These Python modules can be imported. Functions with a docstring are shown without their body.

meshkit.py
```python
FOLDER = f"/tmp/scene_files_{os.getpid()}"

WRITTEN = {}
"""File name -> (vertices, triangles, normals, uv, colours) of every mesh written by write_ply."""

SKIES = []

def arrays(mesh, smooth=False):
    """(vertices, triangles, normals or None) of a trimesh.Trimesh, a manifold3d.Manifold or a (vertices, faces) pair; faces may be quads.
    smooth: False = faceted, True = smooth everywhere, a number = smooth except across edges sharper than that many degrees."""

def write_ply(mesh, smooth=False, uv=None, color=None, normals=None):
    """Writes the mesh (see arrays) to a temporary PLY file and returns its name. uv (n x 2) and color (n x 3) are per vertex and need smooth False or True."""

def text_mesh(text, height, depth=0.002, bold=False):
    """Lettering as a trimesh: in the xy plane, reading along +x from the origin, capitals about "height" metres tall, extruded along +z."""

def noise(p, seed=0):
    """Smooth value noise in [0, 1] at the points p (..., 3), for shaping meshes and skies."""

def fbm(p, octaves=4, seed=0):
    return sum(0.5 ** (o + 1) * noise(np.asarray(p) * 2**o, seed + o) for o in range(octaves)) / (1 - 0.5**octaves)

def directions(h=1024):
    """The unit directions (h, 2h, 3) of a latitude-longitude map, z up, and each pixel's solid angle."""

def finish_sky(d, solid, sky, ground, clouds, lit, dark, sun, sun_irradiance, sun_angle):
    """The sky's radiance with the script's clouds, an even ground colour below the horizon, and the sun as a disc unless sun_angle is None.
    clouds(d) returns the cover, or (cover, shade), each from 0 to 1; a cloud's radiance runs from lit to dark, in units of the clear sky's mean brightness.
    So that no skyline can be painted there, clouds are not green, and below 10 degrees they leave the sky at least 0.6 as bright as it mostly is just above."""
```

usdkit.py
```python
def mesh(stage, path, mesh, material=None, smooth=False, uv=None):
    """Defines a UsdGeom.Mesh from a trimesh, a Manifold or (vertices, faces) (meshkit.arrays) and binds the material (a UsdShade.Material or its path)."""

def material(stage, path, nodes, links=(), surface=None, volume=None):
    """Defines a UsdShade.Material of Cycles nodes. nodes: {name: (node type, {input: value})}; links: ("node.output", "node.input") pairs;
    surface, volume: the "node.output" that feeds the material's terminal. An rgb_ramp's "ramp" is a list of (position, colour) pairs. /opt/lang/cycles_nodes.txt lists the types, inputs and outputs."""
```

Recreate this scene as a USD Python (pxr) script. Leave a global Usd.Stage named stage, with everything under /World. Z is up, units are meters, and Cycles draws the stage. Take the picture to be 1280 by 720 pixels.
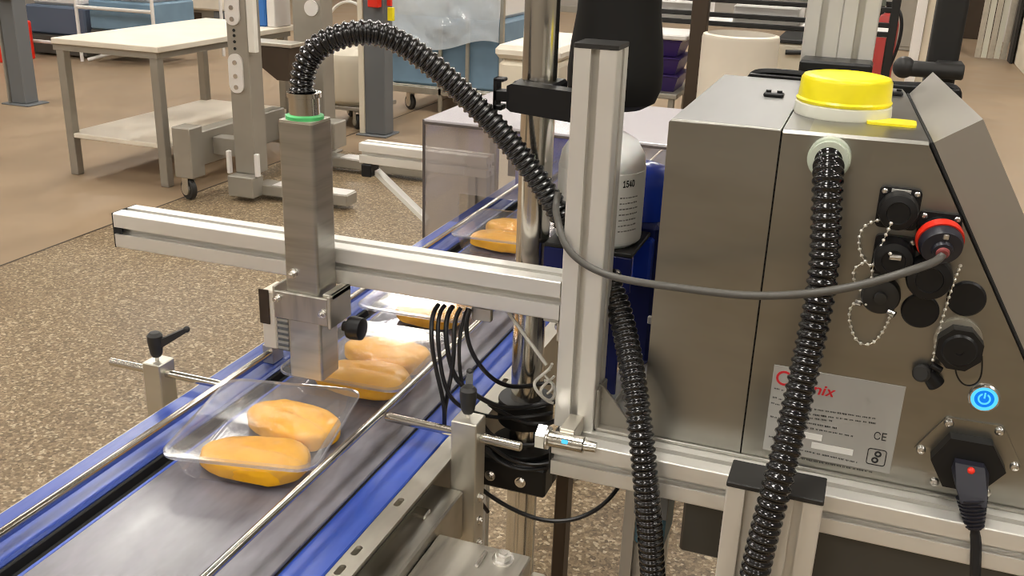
import math, random
import numpy as np, trimesh, usdkit, meshkit
from pxr import Usd, UsdGeom, UsdLux, Gf, Sdf
from shapely.geometry import Polygon, Point, box as sbox
from shapely import affinity, union_all

stage = Usd.Stage.CreateInMemory()
UsdGeom.SetStageUpAxis(stage, 'Z'); UsdGeom.SetStageMetersPerUnit(stage, 1.0)
UsdGeom.Xform.Define(stage, '/World')
random.seed(4); rng = np.random.default_rng(4)

# ------------------------------------------------------------------ camera
H = 1.70                                   # eye height
FPX, PITCH, YAW, ROLL = 1239.5, .35857, .33891, .03468
EXPOSURE = 0.0
LAMP = 24.0
_f = np.array([-math.sin(YAW) * math.cos(PITCH), math.cos(YAW) * math.cos(PITCH), -math.sin(PITCH)])
_r = np.array([math.cos(YAW), math.sin(YAW), 0.0]); _u = np.cross(_r, _f)
CR = math.cos(ROLL) * _r + math.sin(ROLL) * _u; CU = -math.sin(ROLL) * _r + math.cos(ROLL) * _u; CF = _f
cam = UsdGeom.Camera.Define(stage, '/World/camera')
m4 = Gf.Matrix4d(*[float(v) for v in (*CR, 0, *CU, 0, *(-CF), 0, 0, 0, H, 1)])
cam.AddTransformOp().Set(m4)
cam.CreateHorizontalApertureAttr(36.0); cam.CreateVerticalApertureAttr(20.25)
cam.CreateFocalLengthAttr(FPX / 1280 * 36.0); cam.CreateClippingRangeAttr(Gf.Vec2f(.01, 100)); cam.CreateExposureAttr(EXPOSURE)

def at(x, y, X=None, Y=None, Z=None):
    """The point of the place on the plane X, Y or Z = const that a pixel of the photograph shows."""
    v = (x - 640) / FPX * CR - (y - 360) / FPX * CU + CF
    t = X / v[0] if X is not None else Y / v[1] if Y is not None else (Z - H) / v[2]
    return v * t + [0, 0, H]

# ------------------------------------------------------------------ light: a faint even fill of the hall's own haze of bounce (the lamps are built below)
dome = UsdLux.DomeLight.Define(stage, '/World/dome_light'); dome.CreateIntensityAttr(.02); dome.CreateColorAttr(Gf.Vec3f(1, .95, .88))

# ------------------------------------------------------------------ materials
def mat(name, col, rough=.5, metal=0., var=.0, vscale=20., stretch=(1, 1, 1), bump=0., bscale=60., rvar=0., **kw):
    n = {'p': ('principled_bsdf', dict(base_color=col, roughness=rough, metallic=metal, **kw)), 'g': ('geometry', {})}
    l = []
    if var or rvar:
        n['mp'] = ('mapping', {'scale': stretch}); n['n'] = ('noise_texture', {'scale': vscale, 'detail': 4.})
        l += [('g.position', 'mp.vector'), ('mp.vector', 'n.vector')]
        if var:
            c = np.array(col)
            n['r'] = ('rgb_ramp', {'ramp': [(.25, tuple(c * (1 - var))), (.75, tuple(np.minimum(c * (1 + var), 1)))]})
            l += [('n.fac', 'r.fac'), ('r.color', 'p.base_color')]
        if rvar:
            n['m'] = ('map_range', {'from_min': .25, 'from_max': .75, 'to_min': max(rough - rvar, .02), 'to_max': rough + rvar})
            l += [('n.fac', 'm.value'), ('m.result', 'p.roughness')]
    if bump:
        n['bm'] = ('mapping', {'scale': stretch}); n['bn'] = ('noise_texture', {'scale': bscale, 'detail': 3.}); n['b'] = ('bump', {'strength': bump, 'distance': .002})
        l += [('g.position', 'bm.vector'), ('bm.vector', 'bn.vector'), ('bn.fac', 'b.height'), ('b.normal', 'p.normal')]
    return usdkit.material(stage, '/World/Looks/' + name, n, l, surface='p.BSDF')

def clear(name, tint, ior=1.45, rough=.03, base=.0, mixcol=None, mixfac=0., bump=0., bscale=25):
    """thin clear sheet: transparent, with a glossy coat by fresnel and a little body colour"""
    n = {'t': ('transparent_bsdf', {'color': tint}), 'gl': ('glossy_bsdf', {'color': (1, 1, 1), 'roughness': rough}), 'f': ('layer_weight', {'blend': .5}), 'pw': ('math', {'math_type': 'power', 'value2': 4.5}),
         'ma': ('math', {'math_type': 'multiply_add', 'value2': .75, 'value3': base + .035, 'use_clamp': True}), 'mx': ('mix_closure', {})}
    l = [('f.facing', 'pw.value1'), ('pw.value', 'ma.value1'), ('ma.value', 'mx.fac'), ('t.BSDF', 'mx.closure1'), ('gl.BSDF', 'mx.closure2')]
    out = 'mx.closure'
    if mixfac:
        n['d'] = ('diffuse_bsdf', {'color': mixcol}); n['m2'] = ('mix_closure', {'fac': mixfac})
        l += [('mx.closure', 'm2.closure1'), ('d.BSDF', 'm2.closure2')]; out = 'm2.closure'
    if bump:
        n['g'] = ('geometry', {}); n['bn'] = ('noise_texture', {'scale': float(bscale), 'detail': 2.}); n['b'] = ('bump', {'strength': bump, 'distance': .003})
        l += [('g.position', 'bn.vector'), ('bn.fac', 'b.height'), ('b.normal', 'gl.normal')]
    return usdkit.material(stage, '/World/Looks/' + name, n, l, surface=out)

M = dict(
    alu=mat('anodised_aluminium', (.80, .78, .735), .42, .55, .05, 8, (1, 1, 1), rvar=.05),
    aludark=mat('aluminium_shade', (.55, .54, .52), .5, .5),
    steel=mat('brushed_steel', (.47, .462, .43), .36, 1., .07, 5, (1, 1, 14), rvar=.06, bump=.03, bscale=30),
    steel_x=mat('brushed_steel_plate', (.50, .475, .425), .38, 1., .1, 6, (14, 2, 2), rvar=.08),
    flange=mat('dull_flange_steel', (.42, .395, .34), .45, .9, .15, 14, (3, 1, 1)),
    galv=mat('zinc_steel', (.60, .57, .50), .42, .9, .08, 25, rvar=.06),
    cabinet=mat('cabinet_steel', (.355, .346, .315), .34, 1., .06, 3, (1, 1, 3), rvar=.05, bump=.02, bscale=12),
    door=mat('cabinet_door_steel', (.44, .42, .385), .42, .8, .04, 6),
    roof=mat('dulled_roof_steel', (.26, .257, .25), .5, .75, .05, 4, (6, 1, 1)),  # darker than the cabinet steel, a duller reflection put into the colour
    chrome=mat('polished_steel', (.64, .615, .56), .16, 1., .05, 12, (1, 1, 4)),
    bead=mat('bright_beads', (.85, .82, .74), .35, .6),
    bolt=mat('bolt_steel', (.75, .73, .70), .25, 1.),
    black=mat('black_plastic', (.010, .010, .011), .38, specular_ior_level=.35),
    blackm=mat('black_matt_rubber', (.012, .0115, .011), .7, specular_ior_level=.25),
    cap=mat('black_cap', (.022, .021, .02), .5),
    hose=mat('black_gloss_hose', (.008, .008, .009), .14, coat_weight=.4, coat_roughness=.08),
    hole=mat('dark_recess', (.01, .01, .01), .8),
    bluestrip=mat('blue_wear_strip', (.022, .062, .34), .33, 0., .12, 9, (6, 1, 1), rvar=.08),
    bluedull=mat('dull_blue_strip', (.045, .08, .33), .3, 0., .12, 9, (6, 1, 1), rvar=.08),
    belt=mat('grey_belt', (.15, .143, .165), .25, 0., .55, 6, (4, 1.2, 1), rvar=.08),
    bluebelt=mat('blue_belt', (.05, .10, .45), .35, 0., .1, 9),
    bluemotor=mat('blue_motor_paint', (.01, .06, .62), .28, 0., .05, 20, coat_weight=.4),
    navy=mat('shaded_navy', (.008, .015, .12), .4),
    white=mat('white_plastic', (.78, .77, .75), .4, subsurface_weight=.1, subsurface_scale=.01),
    yellow=mat('yellow_plastic', (1., .86, .02), .3),
    port=mat('green_white_ring', (.60, .66, .56), .25),
    neck=mat('translucent_neck', (.74, .74, .64), .35),
    red=mat('red_plastic', (.80, .03, .012), .35),
    redmuted=mat('muted_red_paint', (.42, .05, .045), .4),
    green=mat('green_tape', (.08, .50, .16), .5),
    fillet=mat('marinated_chicken', (.97, .455, .006), .34, 0., .12, 35, rvar=.1, bump=.2, bscale=60, subsurface_weight=.05, subsurface_scale=.004, subsurface_radius=(1., .6, .2)),
    label=mat('label_grey', (.40, .39, .365), .5),
    paper=mat('paper_white', (.84, .83, .80), .6),
    ink=mat('print_ink', (.02, .02, .022), .6),
    inkgrey=mat('print_ink_grey', (.22, .21, .20), .6),
    dullred=mat('dull_red', (.28, .06, .06), .5),
    inkred=mat('print_red', (.62, .02, .03), .5),
    cable=mat('grey_cable', (.10, .095, .085), .45),
    blackcable=mat('black_cable', (.012, .012, .014), .35),
    whitecable=mat('white_plastic_tie', (.80, .78, .72), .45),
    navyplug=mat('dark_plug', (.016, .016, .026), .42),
    cream=mat('cream_paint', (.72, .65, .52), .6, 0., .05, 3),
    tabletop=mat('cream_table_board', (.80, .73, .62), .5, 0., .06, 4),
    greysteel=mat('grey_satin_steel', (.36, .335, .29), .5, .5, .06, 6),
    bluegrey=mat('blue_grey_paint', (.16, .17, .18), .5, .2),
    brown=mat('dark_brown_steel', (.07, .05, .035), .5, .4, .1, 4),
    dark=mat('dark_paint', (.014, .013, .012), .6),
    crate=mat('blue_crate_plastic', (.16, .26, .36), .5, 0., .12, 5),
    cratedark=mat('slate_blue_crate', (.10, .13, .19), .55),
    teal=mat('teal_plastic', (.02, .09, .14), .5),
    sky=mat('bright_blue_plastic', (.03, .16, .50), .45),
    purple=mat('purple_tub_plastic', (.03, .012, .105), .4),
    lid=mat('white_lid', (.75, .72, .69), .5),
    greenp=mat('olive_green_plastic', (.14, .22, .07), .6),
    board=mat('grey_green_panel', (.20, .22, .18), .6),
    wall=mat('painted_wall', (.34, .315, .28), .7, 0., .04, 1.5),
    ceiling=mat('ceiling_paint', (.38, .37, .35), .8),
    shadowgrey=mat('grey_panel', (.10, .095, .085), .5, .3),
    tray=clear('clear_tray_plastic', (.95, .95, .96), 1.5, .06, .03, (.7, .7, .75), .03),
    film=clear('tray_lidding_film', (.97, .97, .975), 1.5, .115, .075, (.74, .73, .78), .06, .08, 22),
    rim=clear('tray_rim_plastic', (.9, .9, .92), 1.5, .1, .22, (.8, .8, .84), .10),
    panel=clear('smoky_polycarbonate', (.90, .885, .88), 1.5, .06, .05, (.72, .69, .70), .12),
    paneltop=clear('glare_pale_roof', (.74, .72, .75), 1.5, .12, .16, (.70, .67, .70), .6),  # pale body colour stands for glare on the guard roof
    paneledge=mat('polycarbonate_edge', (.10, .085, .08), .3),
    wrap=clear('stretch_wrap_film', (.93, .95, .97), 1.5, .12, .07, (.75, .82, .88), .42, .9, 7),
)
def emit(name, col, s):
    return usdkit.material(stage, '/World/Looks/' + name, {'e': ('emission', {'color': col, 'strength': s})}, [], surface='e.emission')
M['led_blue'] = emit('blue_led', (.01, .22, .9), 1.0)
M['led_cyan'] = emit('blue_led_symbol', (.10, .60, 1.), 1.25)
M['lamp'] = emit('lamp_diffuser', (1., .96, .885), LAMP)
M['floor2'] = mat('smooth_brown_screed', (.32, .230, .147), .42, 0., .12, 1.6, rvar=.08, specular_ior_level=.4)
# floor: brown resin screed with pale and dark stone chips
M['floor'] = usdkit.material(stage, '/World/Looks/floor_resin', {
    'g': ('geometry', {}),
    'v': ('voronoi_texture', {'scale': 105., 'randomness': 1.}), 'v2': ('voronoi_texture', {'scale': 190.}),
    'sc': ('separate_color', {}), 'sc2': ('separate_color', {}),
    'r': ('rgb_ramp', {'ramp': [(0, (.13, .090, .050)), (.42, (.222, .160, .094)), (.70, (.27, .198, .118)), (.84, (.33, .25, .155)), (1, (.52, .43, .30))]}),
    'r2': ('rgb_ramp', {'ramp': [(0, (.72, .72, .72)), (1, (1.2, 1.2, 1.2))]}),
    'm1': ('mix_color', {'blend_type': 'multiply', 'fac': .8, 'use_clamp': False}),
    'n': ('noise_texture', {'scale': 1.3, 'detail': 4.}), 'r3': ('rgb_ramp', {'ramp': [(.3, (.84, .82, .80)), (.7, (1.12, 1.12, 1.12))]}),
    'm2': ('mix_color', {'blend_type': 'multiply', 'fac': 1., 'use_clamp': False}),
    'mr': ('map_range', {'from_min': .3, 'from_max': .7, 'to_min': .36, 'to_max': .52}),
    'p': ('principled_bsdf', {'roughness': .45, 'specular_ior_level': .35})},
    [('g.position', 'v.vector'), ('g.position', 'v2.vector'), ('v.color', 'sc.color'), ('v2.color', 'sc2.color'), ('sc.r', 'r.fac'), ('sc2.g', 'r2.fac'),
     ('r.color', 'm1.a'), ('r2.color', 'm1.b'), ('g.position', 'n.vector'), ('n.fac', 'r3.fac'), ('m1.result', 'm2.a'), ('r3.color', 'm2.b'),
     ('m2.result', 'p.base_color'), ('n.fac', 'mr.value'), ('mr.result', 'p.roughness')], surface='p.BSDF')

# ------------------------------------------------------------------ mesh helpers (world coordinates)
cat = trimesh.util.concatenate
def V(*a): return np.array(a, float)
def rot(axis, deg): return trimesh.transformations.rotation_matrix(math.radians(deg), axis)
def bx(x0, x1, y0, y1, z0, z1, b=.0015):
    x0, x1 = sorted((x0, x1)); y0, y1 = sorted((y0, y1)); z0, z1 = sorted((z0, z1))
    b = min(b, (x1 - x0) / 3, (y1 - y0) / 3, (z1 - z0) / 3)
    c, h = V((x0 + x1) / 2, (y0 + y1) / 2, (z0 + z1) / 2), V((x1 - x0) / 2, (y1 - y0) / 2, (z1 - z0) / 2)
    pts = []
    for s in np.ndindex(2, 2, 2):
        s = np.array(s) * 2 - 1
        for k in range(3):
            d = h - b; d[k] = h[k]; pts.append(c + s * d)
    return trimesh.convex.convex_hull(np.array(pts))
def hull(pts): return trimesh.convex.convex_hull(np.asarray(pts, float))
def cyl(p0, p1, r, r1=None, n=24, cham=0.):
    p0, p1 = np.asarray(p0, float), np.asarray(p1, float); r1 = r if r1 is None else r1; L = np.linalg.norm(p1 - p0)
    prof = [(0, 0), (r - cham, 0), (r, cham), (r1, L - cham), (r1 - cham, L), (0, L)] if cham else [(0, 0), (r, 0), (r1, L), (0, L)]
    return lathe(prof, p0, p1 - p0, n)
def lathe(prof, base, axis=(0, 0, 1), n=32):
    m = trimesh.creation.revolve(np.asarray(prof, float), sections=n)
    T = trimesh.geometry.align_vectors([0, 0, 1], np.asarray(axis, float) / np.linalg.norm(axis)); T[:3, 3] = base
    m.apply_transform(T); return m
def sph(c, r, sub=2, s=(1, 1, 1)):
    m = trimesh.creation.icosphere(subdivisions=sub, radius=r); m.apply_scale(s) if s != (1, 1, 1) else None; m.apply_translation(c); return m
def extr(poly, a0, a1, axis):
    """extrude a 2-D polygon: axis x: (y,z) polygon; axis y: (x,z); axis z: (x,y)"""
    m = trimesh.creation.extrude_polygon(poly, abs(a1 - a0), engine='earcut'); a = min(a0, a1); v = m.vertices.copy()
    w = v[:, 2] + a
    if axis == 'z': m.vertices = np.c_[v[:, 0], v[:, 1], w]
    elif axis == 'x': m.vertices = np.c_[w, v[:, 0], v[:, 1]]
    else: m.vertices = np.c_[v[:, 0], w, v[:, 1]]; m.invert()
    return m
def spline(P, n=120):
    from scipy.interpolate import CubicSpline
    P = np.asarray(P, float); t = np.r_[0, np.cumsum(np.sqrt(np.linalg.norm(np.diff(P, axis=0), axis=1)))]
    q = CubicSpline(t, P)(np.linspace(0, t[-1], 1500)); s = np.r_[0, np.cumsum(np.linalg.norm(np.diff(q, axis=0), axis=1))]
    u = np.linspace(0, s[-1], n)
    return np.c_[[np.interp(u, s, q[:, k]) for k in range(3)]].T
def sweep(p, r, sides=12):
    p = np.asarray(p, float); r = np.broadcast_to(r, (len(p),)); t = np.gradient(p, axis=0); t /= np.linalg.norm(t, axis=1)[:, None]
    a = np.cross(t[0], [0, 0, 1.] if abs(t[0][2]) < .9 else [1., 0, 0]); a /= np.linalg.norm(a); A = [a]
    for k in range(1, len(p)):
        a = a - t[k] * (a @ t[k]); a /= np.linalg.norm(a); A.append(a)
    A = np.array(A); B = np.cross(t, A); ang = np.arange(sides) * 2 * np.pi / sides
    v = p[:, None] + r[:, None, None] * (np.cos(ang)[None, :, None] * A[:, None] + np.sin(ang)[None, :, None] * B[:, None])
    i, j = np.meshgrid(np.arange(len(p) - 1), np.arange(sides), indexing='ij')
    q = np.stack([i * sides + j, i * sides + (j + 1) % sides, (i + 1) * sides + (j + 1) % sides, (i + 1) * sides + j], -1).reshape(-1, 4)
    vv = np.vstack([v.reshape(-1, 3), p[:1], p[-1:]]); n = len(p) * sides
    caps = [[n, (k + 1) % sides, k] for k in range(sides)] + [[n + 1, n - sides + k, n - sides + (k + 1) % sides] for k in range(sides)]
    f = np.vstack([q[:, [0, 1, 2]], q[:, [0, 2, 3]], caps])
    m = trimesh.Trimesh(vv, f, process=False); m.fix_normals(); return m
def tube(P, r, n=60, sides=10): return sweep(spline(P, n), r, sides)
def corrugated(P, r, pitch=.0078, depth=.0022):
    L = np.linalg.norm(np.diff(spline(P, 400), axis=0), axis=1).sum(); k = int(L / pitch); n = k * 8
    p = spline(P, n); ph = np.arange(n) / 8.0 % 1
    prof = np.clip(1.35 * np.cos(2 * np.pi * ph), -1, 1)
    return sweep(p, r - depth / 2 + depth / 2 * prof, 26)
def rrect(w, d, r, n=6): return sbox(-w / 2 + r, -d / 2 + r, w / 2 - r, d / 2 - r).buffer(r, quad_segs=n)
def profile(w=.045, d=.045, slot=.009):
    """aluminium T-slot section, one slot per 45 mm of each side"""
    p = rrect(w, d, .0025, 3)
    def cut(cx, cy, ang):
        s = union_all([sbox(-slot / 2, -.0046, slot / 2, .001), Polygon([(-.0095, -.0045), (.0095, -.0045), (.005, -.012), (-.005, -.012)])])
        return affinity.translate(affinity.rotate(s, ang, origin=(0, 0)), cx, cy)
    cuts = []
    for k in range(int(round(w / .045))):
        c = -w / 2 + .0225 + .045 * k; cuts += [cut(c, d / 2, 0), cut(c, -d / 2, 180), Point(c, 0).buffer(.005, quad_segs=3)]
    for k in range(int(round(d / .045))):
        c = -d / 2 + .0225 + .045 * k; cuts += [cut(w / 2, c, -90), cut(-w / 2, c, 90)]
    return p.difference(union_all(cuts))
def prof(axis, a0, a1, cu, cv, w=.045, d=.045):
    return extr(affinity.translate(profile(w, d), cu, cv), a0, a1, axis)
def text(s, h, p, depth=.0006, bold=False, shear=0., tilt=0., width=None):
    """lettering that faces -Y, its lower left corner at p"""
    m = meshkit.text_mesh(s, h, depth, bold); v = m.vertices.copy()
    if width: v[:, 0] *= width / v[:, 0].max()
    v[:, 0] += shear * v[:, 1]; c, q = math.cos(tilt), math.sin(tilt)
    x, z = v[:, 0] * c - v[:, 1] * q, v[:, 0] * q + v[:, 1] * c
    m.vertices = np.c_[x + p[0], -v[:, 2] + p[1], z + p[2]]; return m
def ring_y(c, r0, r1, y0, y1, n=32):
    return extr(Point(c[0], c[1]).buffer(r1, quad_segs=n // 4).difference(Point(c[0], c[1]).buffer(r0, quad_segs=n // 4)), y0, y1, 'y')
def hexbolt(p, d, r=.004, h=.003):
    """hex head on a washer, pointing along d"""
    p, d = np.asarray(p, float), np.asarray(d, float)
    return cat([cyl(p, p + d * h * .25, r * 1.35, n=20), cyl(p + d * h * .25, p + d * h, r, n=6), cyl(p + d * h, p + d * h * 1.25, r * .55, n=12)])
def screw(p, d, r=.003, h=.0018):
    p, d = np.asarray(p, float), np.asarray(d, float)
    return lathe([(0, 0), (r, 0), (r, h * .4), (r * .75, h * .85), (r * .35, h), (r * .33, h * .7), (0, h * .7)], p, d, 16)
def beads(P, pitch, r):
    L = np.linalg.norm(np.diff(spline(P, 300), axis=0), axis=1).sum(); p = spline(P, max(3, int(L / pitch)))
    return cat([sph(q, r, 1) for q in p] + [sweep(spline(P, 60), r * .3, 5)])

# ------------------------------------------------------------------ things and parts
COUNT = {}
def path(parent, name):
    k = (parent, name); COUNT[k] = COUNT.get(k, -1) + 1
    return f'{parent}/{name}' + (f'_{COUNT[k]:03d}' if COUNT[k] else '')
def keys(p, **kw):
    for k, v in kw.items():
        if v: p.SetCustomDataByKey(k, v)
class T:
    """one thing: an Xform at its base, its parts are children"""
    def __init__(s, name, label=None, category=None, loc=(0, 0, 0), group=None, kind=None):
        s.loc = np.asarray(loc, float); s.path = path('/World', name); x = UsdGeom.Xform.Define(stage, s.path)
        x.AddTranslateOp().Set(Gf.Vec3d(*map(float, loc))); s.prim = x.GetPrim(); keys(s.prim, label=label, category=category, group=group, kind=kind)
    def part(s, name, mesh, m, parent=None, smooth=35, label=None, kind=None):
        mesh = cat(mesh) if isinstance(mesh, list) else mesh.copy(); mesh.apply_translation(-s.loc)
        p = path(parent or s.path, name); q = usdkit.mesh(stage, p, mesh, M[m], smooth=smooth); keys(q.GetPrim(), label=label, kind=kind)
        return p
    def copy(s, loc, label, group=None):
        name = s.path.split('/')[-1]; p = path('/World', name); x = UsdGeom.Xform.Define(stage, p); x.AddTranslateOp().Set(Gf.Vec3d(*map(float, loc)))
        q = x.GetPrim(); q.GetReferences().AddInternalReference(s.path); q.SetInstanceable(True); keys(q, label=label, group=group); return q
def single(name, mesh, m, label, category, group=None, smooth=35, kind=None):
    mesh = cat(mesh) if isinstance(mesh, list) else mesh
    q = usdkit.mesh(stage, path('/World', name), mesh, M[m], smooth=smooth); keys(q.GetPrim(), label=label, category=category, group=group, kind=kind)
def struct(name, mesh, m, smooth=False): single(name, mesh, m, None, None, kind='structure', smooth=smooth)
def Z(z): return H + z                       # heights below are given from eye level

# ------------------------------------------------------------------ the hall
RX0, RX1, RY0, RY1, RZ = -14., 7., -6., 19., 5.2
struct('floor', bx(-3.915, RX1, RY0, 6.5, -.1, 0, .0005), 'floor')
struct('floor', bx(RX0, -3.915, RY0, RY1, -.1, 0, .0005), 'floor2')
struct('floor', bx(-3.915, RX1, 6.5, RY1, -.1, 0, .0005), 'floor2')
struct('ceiling', bx(RX0, RX1, RY0, RY1, RZ, RZ + .1, .001), 'ceiling')
struct('wall_back', bx(RX0, RX1, RY1, RY1 + .1, 0, RZ, .001), 'wall')
struct('wall_front', bx(RX0, RX1, RY0 - .1, RY0, 0, RZ, .001), 'wall')
struct('wall_left', bx(RX0 - .1, RX0, RY0, RY1, 0, RZ, .001), 'wall')
struct('wall_right', bx(RX1, RX1 + .1, RY0, RY1, 0, RZ, .001), 'wall')
struct('trim_1', bx(-3.922, -3.908, RY0, RY1, .0, .0012, .0004), 'brown')          # the joint line in the screed
struct('baseboard_back', bx(RX0, RX1, RY1 - .015, RY1, 0, .12, .003), 'greysteel')
lamps = None
for ix, lx in enumerate((-8.9, -4.95, -1.0, 2.95)):
    for iy, ly in enumerate((-4.85, .3, 5.55, 10.75, 15.8)):
        lab = 'white rectangular ceiling lamp high over the hall, outside the picture'
        if lamps is None:
            lamps = T('ceiling_light', lab, 'lamp', (lx, ly, RZ), group='ceiling lamps over the hall')
            lamps.part('lamp_body', bx(lx - .39, lx + .39, ly - 1.05, ly + 1.05, RZ - .09, RZ, .01), 'white')
            lamps.part('lamp_diffuser', trimesh.creation.box(bounds=[[lx - .36, ly - 1.0, RZ - .11], [lx + .36, ly + 1.0, RZ - .088]]), 'lamp')
        else: lamps.copy((lx, ly, RZ), lab, 'ceiling lamps over the hall')

# ------------------------------------------------------------------ control cabinet (front face is the plane Y = FY)
FY = .963; TOP, BOT = Z(-.1805), Z(-.533)
def F(x, y, out=0.):
    """point of the cabinet's front face shown at a pixel, lifted off it by out"""
    p = at(x, y, Y=FY); return V(p[0], FY - out, p[2])
def Pt(x, z, y): return [x, y, z]
b1, b2 = F(1165, 178), F(1229, 149); sl = (.169 - .058) / (-.365 + .179)          # slope of the canted right side
def along(p, z): return V(p[0] + (z - p[2]) * sl, p[1], z)
YA = 1.265; a1, a2 = at(1135, 117, Z=TOP), at(1166, 90, Y=YA)
cab = T('control_cabinet', 'brushed stainless steel control cabinet with yellow filler cap, sockets and a canted right side', 'control cabinet', (-.0, 1.1, BOT))
SX, g = -.0745, .0009
lh = cab.part('left_housing', [hull([Pt(-.1825, z, y) for z in (BOT, TOP - .003) for y in (FY, 1.30)] + [Pt(-.180, TOP, y) for y in (FY + .002, 1.298)] + [Pt(SX - g, z, y) for z in (BOT, TOP - .002) for y in (FY, 1.30)] + [Pt(SX - g, TOP, y) for y in (FY + .002, 1.298)])], 'cabinet')
e1, e2 = along(b1, BOT), along(b2, BOT); gap = V(-.0022, 0, 0)
rh = cab.part('right_housing', [hull([Pt(SX + g, BOT, FY), Pt(SX + g, TOP - .003, FY), Pt(SX + g, TOP, FY + .003), b1 + gap - [0, 0, .003], b1 + gap + [0, .003, 0], e1 + gap,
                                     Pt(SX + g, BOT, 1.30), Pt(SX + g, TOP, 1.30), a1 + gap, a1 + gap + [-.004, .035, 0], V(e1[0] - .06, 1.30, BOT)])], 'cabinet')
cab.part('housing_joint', bx(SX - g, SX + g, FY + .002, 1.295, BOT, TOP - .002, .0003), 'hole')
e1f = along(b1, Z(-.50)); e2f = along(b2, Z(-.50))
cab.part('side_door', [hull([b1 + [.0015, 0, 0], b2, e1f, e2f, a1 + [.0015, 0, .0], a2, along(a1 + [.004, 0, 0], Z(-.50)), along(a2, Z(-.50))])], 'door', smooth=20)
cab.part('door_seal', [sweep(np.array([a1 + [0, 0, -.001], b1 + [0, .001, -.001], e1]), .0017, 6)], 'hole')
cab.part('base_flange', bx(-.181, e1[0] - .002, FY - .0035, FY, BOT, BOT + .0045, .0008), 'cabinet')
cab.part('roof_sheet', bx(-.1795, SX - g - .0004, FY + .003, 1.297, TOP - .001, TOP + .0003, .0001), 'roof')  # thin darker sheets added over the housings to dull the roof reflection
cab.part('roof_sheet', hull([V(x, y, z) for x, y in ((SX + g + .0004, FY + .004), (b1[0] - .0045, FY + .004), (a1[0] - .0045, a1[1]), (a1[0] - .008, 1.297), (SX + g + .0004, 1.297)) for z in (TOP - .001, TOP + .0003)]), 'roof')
# filler neck and yellow lid, spilled lid tab, latches on the roof
yc = at(1050, 139, Z=TOP); yc = V(-.026, 1.077, TOP)
nk = cab.part('filler_neck', lathe([(.030, 0), (.0475, 0), (.0485, .003), (.0475, .012), (.044, .0145), (.030, .0145)], yc, n=48), 'neck')
fc = cab.part('filler_cap', [lathe([(0, .0135), (.0468, .0135), (.0475, .016), (.0458, .018), (.0448, .036), (.0425, .0395), (.036, .0408), (.034, .0395), (0, .0385)], yc, n=64)], 'yellow', label='bright yellow screw cap')
tp = at(1114, 157, Z=TOP)
cab.part('cap_tab', extr(affinity.translate(rrect(.046, .032, .006), tp[0], tp[1] + .006), TOP, TOP + .0035, 'z'), 'yellow', label='flat yellow tab')
for q in ((967, 121), (1116, 119)):
    p = at(*q, Z=TOP)
    cab.part('roof_catch', [bx(p[0] - .011, p[0] + .011, p[1] - .007, p[1] + .007, TOP, TOP + .005, .0015), cyl(p + [-.006, 0, .005], p + [-.006, 0, .0075], .003, n=12), cyl(p + [.006, 0, .005], p + [.006, 0, .0075], .003, n=12)], 'black')
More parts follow.
